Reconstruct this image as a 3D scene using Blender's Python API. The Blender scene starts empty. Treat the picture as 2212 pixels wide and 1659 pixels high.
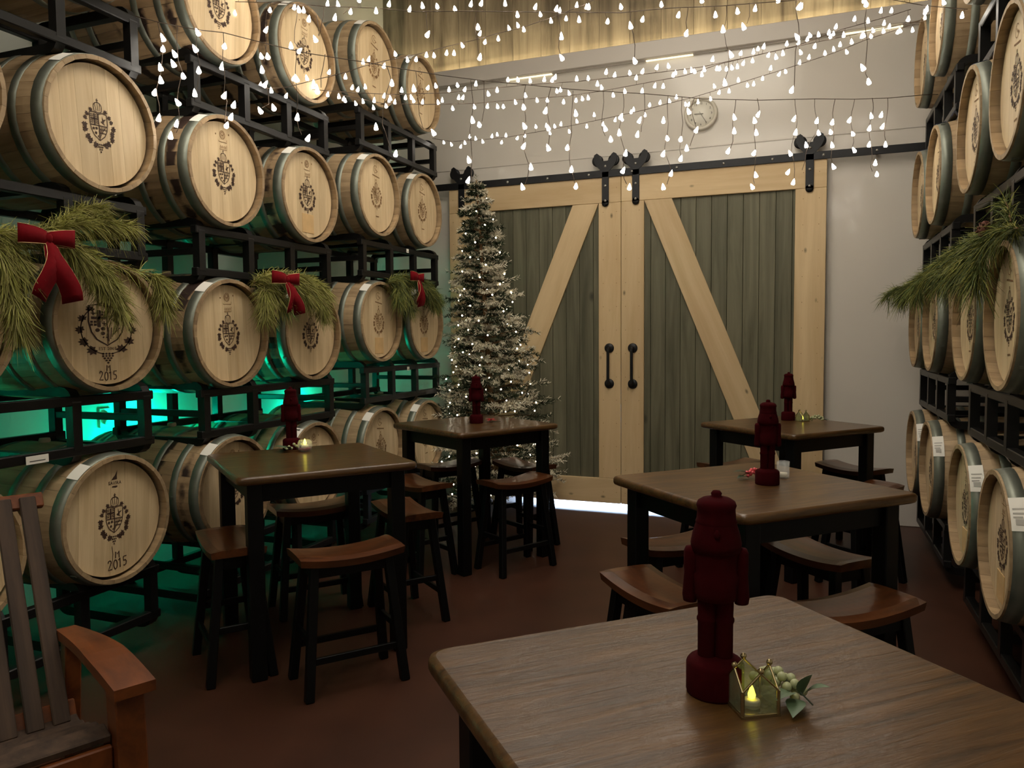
import bpy, math, random
import numpy as np
from mathutils import Vector, Matrix, Euler

random.seed(7)
rng = np.random.default_rng(7)
PI = math.pi
sc = bpy.context.scene
col = sc.collection

# ------------------------------------------------------------------ camera
yaw, pitch, roll = math.radians(20.97), math.radians(3.4), math.radians(-0.467)
fwd = Vector((-math.sin(yaw)*math.cos(pitch), math.cos(yaw)*math.cos(pitch), -math.sin(pitch)))
r0 = Vector((math.cos(yaw), math.sin(yaw), 0)); u0 = r0.cross(fwd)
rv = r0*math.cos(roll) + u0*math.sin(roll); uv = -r0*math.sin(roll) + u0*math.cos(roll)
cd = bpy.data.cameras.new('camera'); cd.sensor_width = 36; cd.lens = 36*1661/2212; cd.clip_start = 0.05
cam = bpy.data.objects.new('camera', cd); col.objects.link(cam)
cam.matrix_world = Matrix(((rv.x, uv.x, -fwd.x, 0), (rv.y, uv.y, -fwd.y, 0), (rv.z, uv.z, -fwd.z, 1.52), (0, 0, 0, 1)))
sc.camera = cam

# ------------------------------------------------------------------ view, world, lamps
sc.view_settings.view_transform = 'Standard'; sc.view_settings.look = 'None'
sc.view_settings.gamma = 1; sc.view_settings.use_curve_mapping = False
sc.view_settings.exposure = 0.6
sc.cycles.use_denoising = True
sc.cycles.use_light_tree = True
sc.cycles.sample_clamp_indirect = 6.0
sc.cycles.max_bounces = 6; sc.cycles.diffuse_bounces = 3; sc.cycles.glossy_bounces = 3; sc.cycles.transmission_bounces = 4
sc.cycles.use_adaptive_sampling = True; sc.cycles.adaptive_threshold = 0.08; sc.cycles.adaptive_min_samples = 12
w = bpy.data.worlds.new('world'); sc.world = w; w.use_nodes = True
w.node_tree.nodes['Background'].inputs[0].default_value = (0.55, 0.72, 1.0, 1)
w.node_tree.nodes['Background'].inputs[1].default_value = 0.5

def lamp(name, kind, loc, energy, color, rot=(0, 0, 0), size=None, size_y=None, radius=None, spot=None):
    d = bpy.data.lights.new(name, kind); d.energy = energy; d.color = color
    if kind == 'AREA':
        d.shape = 'RECTANGLE'; d.size = size; d.size_y = size_y or size
    if radius is not None: d.shadow_soft_size = radius
    if kind == 'SPOT':
        d.spot_size = spot; d.spot_blend = 0.6
    o = bpy.data.objects.new(name, d); o.location = loc; o.rotation_euler = rot; col.objects.link(o)
    return o

# unseen warm fill lamps added overhead, above the tables and behind the camera
lamp('ceiling_lamp', 'AREA', (-1.05, 3.0, 5.1), 76, (1.0, 0.905, 0.77), size=1.6, size_y=4.2)
lamp('ceiling_lamp_rear', 'AREA', (-1.0, -1.2, 5.0), 36, (1.0, 0.905, 0.77), size=1.6, size_y=1.6)
# green uplights standing on the floor between the left racks and the wall
for gy, ge in ((1.75, 13), (3.72, 14), (5.45, 6)):
    lamp('green_uplight', 'POINT', (-3.95, gy, 0.92), ge, (0.0, 1.0, 0.60), radius=0.05)
# LED strip in the cove behind the white ledge of the end wall
lamp('cove_strip', 'AREA', (-1.1, 6.86, 4.0), 150, (1.0, 0.86, 0.50), rot=(PI, 0, 0), size=7.0, size_y=0.03)
# daylight outside the sliding doors
lamp('daylight', 'AREA', (-1.5, 9.3, 0.58), 650, (0.55, 0.74, 1.0), rot=(math.radians(80), 0, PI), size=3.4, size_y=0.5)

# ------------------------------------------------------------------ helpers
def lin(r, g, b):
    f = lambda c: (c/255/12.92) if c/255 <= 0.04045 else ((c/255+0.055)/1.055)**2.4
    return (f(r), f(g), f(b), 1.0)

def tag(o, label=None, cat=None, group=None, kind=None):
    if label: o['label'] = label
    if cat: o['category'] = cat
    if group: o['group'] = group
    if kind: o['kind'] = kind
    return o

def empty(name, loc=(0, 0, 0), rz=0.0, label=None, cat=None, group=None, kind=None):
    o = bpy.data.objects.new(name, None); o.location = loc; o.rotation_euler = (0, 0, rz)
    o.empty_display_size = 0.1
    col.objects.link(o)
    return tag(o, label, cat, group, kind)

def obj(name, mesh, parent=None, loc=(0, 0, 0), rot=(0, 0, 0), scale=None):
    o = bpy.data.objects.new(name, mesh); o.location = loc; o.rotation_euler = rot
    if scale is not None: o.scale = scale
    col.objects.link(o); o.parent = parent
    return o

class MB:
    def __init__(s): s.v = []; s.f = []; s.sm = []
    def add(s, vs, fs, smooth=False):
        n = len(s.v); s.v.extend([tuple(p) for p in vs]); s.f.extend([tuple(i+n for i in f) for f in fs])
        s.sm.extend([smooth]*len(fs)); return s
    def box(s, c, d, M=None, bev=0.0):
        x, y, z = d[0]/2, d[1]/2, d[2]/2
        if bev <= 0:
            vs = [Vector((a*x, b*y, e*z)) for e in (-1, 1) for b in (-1, 1) for a in (-1, 1)]
            fs = [(0, 2, 3, 1), (4, 5, 7, 6), (0, 1, 5, 4), (2, 6, 7, 3), (0, 4, 6, 2), (1, 3, 7, 5)]
        else:
            vs = []; idx = {}
            for a in (-1, 1):
                for b in (-1, 1):
                    for e in (-1, 1):
                        for k in range(3):
                            q = [a*x, b*y, e*z]
                            for j, sg in ((0, a), (1, b), (2, e)):
                                if j != k: q[j] -= sg*bev
                            idx[(a, b, e, k)] = len(vs); vs.append(Vector(q))
            fs = []
            for k in range(3):
                o1, o2 = [(1, 2), (2, 0), (0, 1)][k]
                for sg in (-1, 1):
                    loop = []
                    for p, q in ((-1, -1), (1, -1), (1, 1), (-1, 1)):
                        t = [0, 0, 0]; t[k] = sg; t[o1] = p; t[o2] = q
                        loop.append(idx[(t[0], t[1], t[2], k)])
                    fs.append(tuple(loop if sg > 0 else loop[::-1]))
            for k in range(3):   # edges along axis k
                o1, o2 = [(1, 2), (2, 0), (0, 1)][k]
                for p in (-1, 1):
                    for q in (-1, 1):
                        def I(sk, face):
                            t = [0, 0, 0]; t[k] = sk; t[o1] = p; t[o2] = q
                            return idx[(t[0], t[1], t[2], face)]
                        fs.append((I(-1, o1), I(1, o1), I(1, o2), I(-1, o2)))
            for a in (-1, 1):
                for b in (-1, 1):
                    for e in (-1, 1):
                        fs.append((idx[(a, b, e, 0)], idx[(a, b, e, 1)], idx[(a, b, e, 2)]))
        c = Vector(c)
        vs = [(M @ p if M else p) + c for p in vs]
        return s.add(vs, fs)
    def beam(s, a, b, wx, wz, side=None, bev=0.0):
        a = Vector(a); b = Vector(b); d = b-a; L = d.length; d.normalize()
        side = Vector(side) if side is not None else (Vector((0, 0, 1)) if abs(d.z) < 0.9 else Vector((1, 0, 0)))
        x = d; y = side.cross(x).normalized(); z = x.cross(y)
        M = Matrix((x, y, z)).transposed()
        return s.box((a+b)/2, (L, wx, wz), M, bev)
    def tube(s, pts, r, n=6, closed=False, cap=True, smooth=True, sq=False):
        pts = [Vector(p) for p in pts]; N = len(pts); rings = []
        up = Vector((0, 0, 1)); prev = None
        for i, p in enumerate(pts):
            if closed: t = (pts[(i+1) % N]-pts[i-1])
            else: t = pts[min(i+1, N-1)]-pts[max(i-1, 0)]
            t.normalize()
            if prev is None:
                a = t.cross(up)
                if a.length < 1e-3: a = t.cross(Vector((1, 0, 0)))
                a.normalize()
            else:
                a = prev - t*prev.dot(t)
                if a.length < 1e-6: a = t.cross(up)
                a.normalize()
            prev = a; b = t.cross(a)
            rr = r[i] if isinstance(r, (list, tuple)) else r
            ph = PI/n if sq else 0
            rings.append([p + a*rr*math.cos(2*PI*k/n+ph) + b*rr*math.sin(2*PI*k/n+ph) for k in range(n)])
        vs = [q for R in rings for q in R]; fs = []
        for i in range(N if closed else N-1):
            j = (i+1) % N
            for k in range(n):
                fs.append((i*n+k, i*n+(k+1) % n, j*n+(k+1) % n, j*n+k))
        s.add(vs, fs, smooth)
        if cap and not closed:
            s.add(rings[0], [tuple(range(n))[::-1]]); s.add(rings[-1], [tuple(range(n))])
        return s
    def lathe(s, prof, n=16, axis='Z', c=(0, 0, 0), smooth=True, a0=0, a1=2*PI, cap=True):
        full = abs(a1-a0-2*PI) < 1e-6; m = n if full else n+1
        vs = []
        for (r, h) in prof:
            for k in range(m):
                a = a0+(a1-a0)*k/n
                p = (r*math.cos(a), r*math.sin(a), h)
                if axis == 'X': p = (p[2], p[0], p[1])
                if axis == 'Y': p = (p[0], p[2], p[1])
                vs.append(Vector(p)+Vector(c))
        fs = []
        for i in range(len(prof)-1):
            for k in range(n):
                k2 = (k+1) % m
                q = (i*m+k, i*m+k2, (i+1)*m+k2, (i+1)*m+k)
                fs.append(q if axis != 'Y' else q[::-1])
        s.add(vs, fs, smooth)
        return s
    def sphere(s, c, r, n=8, m=6, sz=1.0):
        return s.lathe([(r*math.sin(PI*i/m)+1e-5, -r*sz*math.cos(PI*i/m)) for i in range(m+1)], n, c=c)
    def prism(s, poly, z0, z1, M=None):
        n = len(poly)
        vs = [Vector((p[0], p[1], z0)) for p in poly]+[Vector((p[0], p[1], z1)) for p in poly]
        if M: vs = [M @ p for p in vs]
        fs = [tuple(range(n))[::-1], tuple(range(n, 2*n))]+[(i, (i+1) % n, n+(i+1) % n, n+i) for i in range(n)]
        return s.add(vs, fs)
    def mesh(s, name, mat):
        me = bpy.data.meshes.new(name); me.from_pydata(s.v, [], s.f)
        if any(s.sm): me.polygons.foreach_set('use_smooth', s.sm)
        if mat: me.materials.append(mat)
        me.update(); return me
    def build(s, name, mat, parent=None, loc=(0, 0, 0), rot=(0, 0, 0)):
        return obj(name, s.mesh(name, mat), parent, loc, rot)

# ------------------------------------------------------------------ materials
def new_mat(name):
    m = bpy.data.materials.new(name); m.use_nodes = True
    return m, m.node_tree.nodes, m.node_tree.links, m.node_tree.nodes['Principled BSDF']

def plain(name, c, rough=0.5, metal=0.0, var=0.0, scale=8.0, bump=0.0, spec=0.5, coat=0.0, sheen=0.0, detail=4.0, rand=0.0):
    m, N, L, P = new_mat(name)
    P.inputs['Base Color'].default_value = c; P.inputs['Roughness'].default_value = rough
    P.inputs['Metallic'].default_value = metal; P.inputs['Specular IOR Level'].default_value = spec
    P.inputs['Coat Weight'].default_value = coat; P.inputs['Coat Roughness'].default_value = 0.12
    if sheen:
        P.inputs['Sheen Weight'].default_value = sheen; P.inputs['Sheen Tint'].default_value = c
    if var or bump or rand:
        tc = N.new('ShaderNodeTexCoord'); nz = N.new('ShaderNodeTexNoise')
        nz.inputs['Scale'].default_value = scale; nz.inputs['Detail'].default_value = detail
        L.new(tc.outputs['Object'], nz.inputs['Vector'])
        if var or rand:
            mr = N.new('ShaderNodeMapRange'); mr.inputs[1].default_value = 0.3; mr.inputs[2].default_value = 0.7
            mr.inputs[3].default_value = 1-var; mr.inputs[4].default_value = 1+var*0.6
            L.new(nz.outputs['Fac'], mr.inputs[0])
            val = mr.outputs[0]
            if rand:
                oi = N.new('ShaderNodeObjectInfo'); r2 = N.new('ShaderNodeMapRange')
                r2.inputs[3].default_value = 1-rand; r2.inputs[4].default_value = 1+rand*0.5
                L.new(oi.outputs['Random'], r2.inputs[0])
                mu = N.new('ShaderNodeMath'); mu.operation = 'MULTIPLY'
                L.new(val, mu.inputs[0]); L.new(r2.outputs[0], mu.inputs[1]); val = mu.outputs[0]
            mx = N.new('ShaderNodeVectorMath'); mx.operation = 'SCALE'
            mx.inputs[0].default_value = c[:3]; L.new(val, mx.inputs['Scale'])
            L.new(mx.outputs[0], P.inputs['Base Color'])
        if bump:
            b = N.new('ShaderNodeBump'); b.inputs['Strength'].default_value = bump; b.inputs['Distance'].default_value = 0.01
            L.new(nz.outputs['Fac'], b.inputs['Height']); L.new(b.outputs[0], P.inputs['Normal'])
    return m

def wood(name, dark, light, stretch=(1, 1, 12), rough=0.5, rand=0.12, bump=0.1, mid=0.5, spec=0.4, coat=0.0, knots=0.0, stain=None, coat_rough=0.15):
    """procedural grain: noise stretched along one object axis, offset and tinted per object"""
    m, N, L, P = new_mat(name)
    tc = N.new('ShaderNodeTexCoord'); oi = N.new('ShaderNodeObjectInfo')
    off = N.new('ShaderNodeMath'); off.operation = 'MULTIPLY'; off.inputs[1].default_value = 37.0
    L.new(oi.outputs['Random'], off.inputs[0])
    ad = N.new('ShaderNodeVectorMath'); ad.operation = 'ADD'
    L.new(tc.outputs['Object'], ad.inputs[0]); L.new(off.outputs[0], ad.inputs[1])
    mp = N.new('ShaderNodeMapping'); mp.inputs['Scale'].default_value = stretch
    L.new(ad.outputs[0], mp.inputs['Vector'])
    nz = N.new('ShaderNodeTexNoise'); nz.inputs['Scale'].default_value = 1.0; nz.inputs['Detail'].default_value = 7.0
    nz.inputs['Roughness'].default_value = 0.62; nz.inputs['Distortion'].default_value = 0.5
    L.new(mp.outputs[0], nz.inputs['Vector'])
    cr = N.new('ShaderNodeValToRGB')
    cr.color_ramp.elements[0].position = mid-0.2; cr.color_ramp.elements[0].color = dark
    cr.color_ramp.elements[1].position = mid+0.18; cr.color_ramp.elements[1].color = light
    L.new(nz.outputs['Fac'], cr.inputs[0])
    out = cr.outputs[0]
    if knots:
        vo = N.new('ShaderNodeTexVoronoi'); vo.inputs['Scale'].default_value = knots
        m2 = N.new('ShaderNodeMapping'); m2.inputs['Scale'].default_value = [0.55 if s == min(stretch) else 1.0 for s in stretch]
        L.new(ad.outputs[0], m2.inputs['Vector']); L.new(m2.outputs[0], vo.inputs['Vector'])
        k = N.new('ShaderNodeMapRange'); k.inputs[1].default_value = 0.03; k.inputs[2].default_value = 0.10
        k.inputs[3].default_value = 0.35; k.inputs[4].default_value = 1.0
        L.new(vo.outputs['Distance'], k.inputs[0])
        mk = N.new('ShaderNodeVectorMath'); mk.operation = 'SCALE'
        L.new(out, mk.inputs[0]); L.new(k.outputs[0], mk.inputs['Scale']); out = mk.outputs[0]
    rr = N.new('ShaderNodeMapRange'); rr.inputs[3].default_value = 1-rand; rr.inputs[4].default_value = 1+rand*0.6
    L.new(oi.outputs['Random'], rr.inputs[0])
    sc_ = N.new('ShaderNodeVectorMath'); sc_.operation = 'SCALE'
    L.new(out, sc_.inputs[0]); L.new(rr.outputs[0], sc_.inputs['Scale']); out = sc_.outputs[0]
    if stain:   # dark wine stains running round the barrel in ragged bands beside the bung and the hoops
        sx = N.new('ShaderNodeSeparateXYZ'); L.new(tc.outputs['Object'], sx.inputs[0])
        n2 = N.new('ShaderNodeTexNoise'); n2.inputs['Scale'].default_value = 5.0; n2.inputs['Detail'].default_value = 5.0
        L.new(ad.outputs[0], n2.inputs['Vector'])
        w2 = N.new('ShaderNodeMath'); w2.operation = 'SINE'
        a2 = N.new('ShaderNodeMath'); a2.operation = 'MULTIPLY_ADD'; a2.inputs[1].default_value = 36.0; a2.inputs[2].default_value = 1.2
        L.new(sx.outputs[0], a2.inputs[0]); L.new(a2.outputs[0], w2.inputs[0])
        s3 = N.new('ShaderNodeMath'); s3.operation = 'MULTIPLY_ADD'; s3.inputs[1].default_value = 0.22
        L.new(w2.outputs[0], s3.inputs[0]); L.new(n2.outputs['Fac'], s3.inputs[2])
        k2 = N.new('ShaderNodeMapRange'); k2.inputs[1].default_value = 0.62; k2.inputs[2].default_value = 0.72
        L.new(s3.outputs[0], k2.inputs[0])
        mx = N.new('ShaderNodeMix'); mx.data_type = 'RGBA'; mx.inputs[7].default_value = stain
        L.new(k2.outputs[0], mx.inputs[0]); L.new(out, mx.inputs[6]); out = mx.outputs[2]
    L.new(out, P.inputs['Base Color'])
    P.inputs['Roughness'].default_value = rough; P.inputs['Specular IOR Level'].default_value = spec
    P.inputs['Coat Weight'].default_value = coat; P.inputs['Coat Roughness'].default_value = coat_rough
    if bump:
        b = N.new('ShaderNodeBump'); b.inputs['Strength'].default_value = bump; b.inputs['Distance'].default_value = 0.004
        L.new(nz.outputs['Fac'], b.inputs['Height']); L.new(b.outputs[0], P.inputs['Normal'])
        L.new(b.outputs[0], P.inputs['Coat Normal'])
    return m

def glow(name, c, strength):
    m, N, L, P = new_mat(name)
    P.inputs['Base Color'].default_value = (0.8, 0.8, 0.8, 1)
    P.inputs['Emission Color'].default_value = c; P.inputs['Emission Strength'].default_value = strength
    return m

def glass(name, c=(0.9, 1, 0.93, 1), rough=0.05, alpha=0.25, bump=0.0):
    m, N, L, P = new_mat(name)
    P.inputs['Base Color'].default_value = c; P.inputs['Roughness'].default_value = rough
    P.inputs['Alpha'].default_value = alpha; P.inputs['Specular IOR Level'].default_value = 0.8
    if bump:
        tc = N.new('ShaderNodeTexCoord'); nz = N.new('ShaderNodeTexNoise'); nz.inputs['Scale'].default_value = 70; nz.inputs['Distortion'].default_value = 1.5
        L.new(tc.outputs['Object'], nz.inputs['Vector'])
        b = N.new('ShaderNodeBump'); b.inputs['Strength'].default_value = bump; b.inputs['Distance'].default_value = 0.004
        L.new(nz.outputs['Fac'], b.inputs['Height']); L.new(b.outputs[0], P.inputs['Normal'])
    return m

MT = dict(
    wall=plain('white_wall_panel', lin(212, 205, 194), rough=0.14, var=0.02, scale=1.2, spec=0.5),
    wall_l=plain('painted_wall', lin(205, 205, 196), rough=0.55, var=0.03, scale=1.5),
    fascia=plain('white_fascia', lin(205, 197, 187), rough=0.4),
    ceil=plain('ceiling_paint', lin(120, 112, 102), rough=0.8),
    floor=plain('red_brown_floor_paint', lin(64, 37, 25), rough=0.42, var=0.22, scale=3.5, bump=0.04, spec=0.35, detail=8),
    clad=wood('weathered_cladding', lin(92, 80, 66), lin(172, 156, 134), stretch=(9, 9, 0.7), rough=0.7, rand=0.12, bump=0.15, mid=0.5),
    pine=wood('pale_pine', lin(194, 164, 120), lin(220, 194, 152), stretch=(6, 6, 0.5), rough=0.55, rand=0.07, knots=6.5, bump=0.08),
    pineh=wood('pale_pine_horizontal', lin(194, 164, 120), lin(220, 194, 152), stretch=(0.5, 6, 6), rough=0.55, rand=0.07, knots=6.5, bump=0.08),
    greyplank=wood('grey_green_plank', lin(78, 77, 58), lin(116, 112, 90), stretch=(14, 14, 0.8), rough=0.6, rand=0.16, bump=0.1, knots=3.2),
    black=plain('black_iron', lin(22, 22, 24), rough=0.45, metal=0.3),
    bolt=plain('bolt_head', lin(190, 188, 182), rough=0.3, metal=0.8),
    rack=plain('rack_black_paint', lin(24, 23, 22), rough=0.38, metal=0.15, var=0.15, scale=20, spec=0.32),
    head=wood('oak_head', lin(198, 170, 128), lin(226, 202, 162), stretch=(20, 20, 1.6), rough=0.5, rand=0.10, bump=0.05, mid=0.48),
    stave=wood('oak_stave', lin(142, 118, 88), lin(184, 158, 122), stretch=(2.0, 16, 16), rough=0.55, rand=0.12, bump=0.06),
    stave2=wood('oak_stave_stained', lin(136, 112, 84), lin(178, 150, 114), stretch=(2.0, 16, 16), rough=0.55, rand=0.16, bump=0.06, stain=lin(48, 34, 28)),
    hoop=plain('galvanised_hoop', lin(130, 134, 122), rough=0.48, metal=0.55, var=0.18, scale=14),
    paper=plain('white_paper_label', lin(236, 232, 222), rough=0.7),
    print=plain('grey_print', lin(90, 86, 82), rough=0.8),
    ink=plain('stencil_brown_ink', lin(62, 40, 26), rough=0.75),
    ink2=plain('branded_mark', lin(128, 94, 58), rough=0.75),
    card=plain('patch_wood', lin(212, 176, 124), rough=0.6, var=0.08, scale=20),
    bung=plain('silicone_bung', lin(196, 170, 150), rough=0.5),
    bluet=plain('blue_tape', lin(70, 100, 200), rough=0.6),
    ttop=wood('dark_stained_tabletop', lin(50, 32, 14), lin(96, 66, 31), stretch=(4, 44, 44), rough=0.45, rand=0.06, bump=0.45, spec=0.25, coat=0.6, coat_rough=0.2),
    seat=wood('stained_seat', lin(54, 29, 14), lin(98, 55, 27), stretch=(3, 22, 22), rough=0.30, rand=0.10, bump=0.06, spec=0.5, coat=0.3, coat_rough=0.2),
    legs=plain('black_leg_paint', lin(6, 6, 6), rough=0.45, spec=0.22),
    flock=plain('red_flocked', lin(52, 1, 5), rough=0.95, sheen=0.12, var=0.1, scale=60, bump=0.06, spec=0.1),
    velvet=plain('red_velvet', lin(112, 8, 18), rough=0.9, sheen=0.35, var=0.15, scale=30, spec=0.15),
    gold=plain('gold_wire_edge', lin(226, 196, 140), rough=0.35, metal=0.7),
    brass=plain('antique_brass', lin(168, 150, 112), rough=0.25, metal=0.95),
    needle=plain('pine_needles', lin(150, 150, 78), rough=0.6, var=0.45, scale=9, spec=0.2),
    needle2=plain('pine_needles_dark', lin(86, 96, 52), rough=0.6, var=0.5, scale=9, spec=0.2),
    needle3=plain('pine_needles_pale', lin(160, 154, 94), rough=0.6, var=0.35, scale=9, spec=0.2),
    twig=plain('pine_twig', lin(124, 92, 58), rough=0.8),
    treegreen=plain('tree_needles', lin(52, 62, 42), rough=0.7, var=0.5, scale=6, spec=0.15),
    snow=plain('flocked_snow', lin(222, 214, 192), rough=0.9, var=0.15, scale=12, spec=0.1),
    cone=plain('pine_cone', lin(96, 52, 34), rough=0.8, var=0.3, scale=60),
    leaf=plain('leaf_green', lin(84, 104, 76), rough=0.5, var=0.15, scale=30),
    leafd=plain('leaf_dark_green', lin(40, 54, 32), rough=0.5, var=0.2, scale=30),
    berryg=plain('pale_green_berry', lin(172, 176, 134), rough=0.45),
    berryp=plain('frosted_pink_berry', lin(224, 92, 98), rough=0.45, var=0.3, scale=120),
    petal=plain('red_petal', lin(190, 40, 52), rough=0.6, var=0.2, scale=50),
    wax=plain('candle_wax', lin(232, 224, 204), rough=0.5),
    redwax=plain('red_wax', lin(120, 22, 26), rough=0.4),
    flame=glow('led_flame', (1.0, 0.84, 0.06, 1), 5.5),
    bulb=glow('fairy_bulb', (1.0, 0.92, 0.80, 1), 15.0),
    tbulb=glow('tree_bulb', (1.0, 0.88, 0.68, 1), 14.0),
    wire=plain('brown_wire', lin(74, 58, 44), rough=0.6),
    glassm=glass('patterned_glass', (0.20, 0.23, 0.14, 1), 0.08, 0.40, 0.9),
    clear=glass('clear_glass', (0.95, 0.97, 0.95, 1), 0.03, 0.18),
    clockw=plain('clock_white', lin(225, 220, 206), rough=0.4),
    clockr=plain('clock_rim', lin(206, 198, 182), rough=0.4),
    chairred=wood('red_brown_chair_wood', lin(80, 38, 15), lin(126, 68, 29), stretch=(3, 16, 16), rough=0.42, rand=0.06, bump=0.06, coat=0.2, coat_rough=0.3),
    chairgrey=wood('weathered_slat', lin(44, 32, 24), lin(80, 61, 47), stretch=(18, 18, 1.6), rough=0.7, rand=0.12, bump=0.25),
    plastic=plain('outlet_plastic', lin(226, 224, 214), rough=0.4),
    ground=plain('outside_concrete', lin(190, 190, 186), rough=0.9, var=0.1, scale=2),
)

# ------------------------------------------------------------------ text as flat print (made first, while the scene is small)
def text_mesh(body, size):
    cu = bpy.data.curves.new('t', 'FONT'); cu.body = body; cu.size = size; cu.align_x = 'CENTER'; cu.align_y = 'CENTER'
    cu.resolution_u = 2
    o = bpy.data.objects.new('t', cu); col.objects.link(o)
    dg = bpy.context.evaluated_depsgraph_get(); dg.update()
    me = o.evaluated_get(dg).to_mesh()
    vs = [tuple(v.co) for v in me.vertices]; fs = [tuple(p.vertices) for p in me.polygons]
    bpy.data.objects.remove(o); bpy.data.curves.remove(cu)
    return vs, fs
TXT_MARK = text_mesh('SAVIRA', 0.022)
TXT_EST = text_mesh('EST 2007', 0.020)
TXT_NUM = [text_mesh(str(k), 0.026) for k in range(1, 13)]

# ------------------------------------------------------------------ the room
XL, XR, YB, YF, ZC = -4.05, 1.85, 6.78, -3.2, 5.3
def struct(name, mb, mat, **k):
    return tag(mb.build(name, mat, **k), kind='structure')
struct('floor', MB().box(((XL+XR)/2, (YF+YB)/2+0.06, -0.05), (XR-XL+0.4, YB-YF+0.12, 0.1)), MT['floor'])
struct('ceiling', MB().box(((XL+XR)/2, (YF+YB)/2+0.2, ZC+0.05), (XR-XL+0.4, YB-YF+0.9, 0.1)), MT['ceil'])
struct('wall_left', MB().box((XL-0.05, (YF+YB)/2+0.2, ZC/2), (0.1, YB-YF+0.8, ZC)), MT['wall_l'])
struct('wall_right', MB().box((XR+0.05, (YF+YB)/2+0.2, ZC/2), (0.1, YB-YF+0.8, ZC)), MT['wall_l'])
struct('wall_front', MB().box(((XL+XR)/2, YF-0.05, ZC/2), (XR-XL, 0.1, ZC)), MT['wall_l'])
OX0, OX1, OZ = -2.95, -0.1, 2.82
wb = MB().box(((XL+OX0)/2, YB+0.06, 2.0), (OX0-XL, 0.12, 4.0)).box(((XR+OX1)/2, YB+0.06, 2.0), (XR-OX1, 0.12, 4.0))
wb.box(((OX0+OX1)/2, YB+0.06, (OZ+4.0)/2), (OX1-OX0, 0.12, 4.0-OZ))
wall_back = struct('wall_back', wb, MT['wall'])
# the white liner is made of tall glossy sheets with thin joint strips
for px in (0.165,):
    MB().box((px, YB-0.003, 1.48), (0.012, 0.006, 2.9)).build('joint_strip', MT['fascia'], wall_back)
MB().box(((XL+XR)/2, YB-0.003, 3.13), (XR-XL, 0.006, 0.012)).build('joint_strip', MT['fascia'], wall_back)
struct('baseboard_back', MB().box(((XR+0.2)/2, YB-0.012, 0.11), (XR-0.2, 0.024, 0.22), bev=0.005), MT['fascia'])
struct('trim_1', MB().box(((XL+XR)/2, YB-0.02, 3.98), (XR-XL, 0.08, 0.14), bev=0.004), MT['fascia'])
struct('trim_2', MB().box(((XL+XR)/2, YB+0.13, 3.92), (XR-XL, 0.3, 0.04)), MT['fascia'])
wu = struct('wall_upper', MB().box(((XL+XR)/2, YB+0.27, 4.62), (XR-XL, 0.06, 1.4)), MT['clad'])
nb = 21; bw = (XR-XL)/nb
cb = MB().box((0, 0, 0), (bw-0.002, 0.02, 1.4), bev=0.001).mesh('cladding_board', MT['clad'])
for k in range(nb):
    obj('cladding_board', cb, wu, (XL+bw*(k+0.5), YB+0.232+random.uniform(-.002, .002), 4.62))
for xa, xb in ((-2.62, -2.18), (-1.33, -0.93), (0.25, 0.66)):  # glowing bars added to imitate light leaking out below the ledge
    t = MB().box(((xa+xb)/2, YB-0.013, 3.9), (xb-xa, 0.022, 0.009), bev=0.002).build('led_strip', glow('led_strip_light', (1, 0.86, 0.55, 1), 0.9))
    tag(t, {-2.62: 'short warm LED strip under the white ledge nearest the left barrels', -1.33: 'short warm LED strip under the white ledge above the clock', 0.25: 'short warm LED strip under the white ledge nearest the right barrels'}[xa], 'led strip', 'LED strips under the ledge')
tag(MB().box((-1.5, 10.9, -0.06), (14, 8.0, 0.1)).build('outside_ground', MT['ground']), kind='structure')

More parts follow.
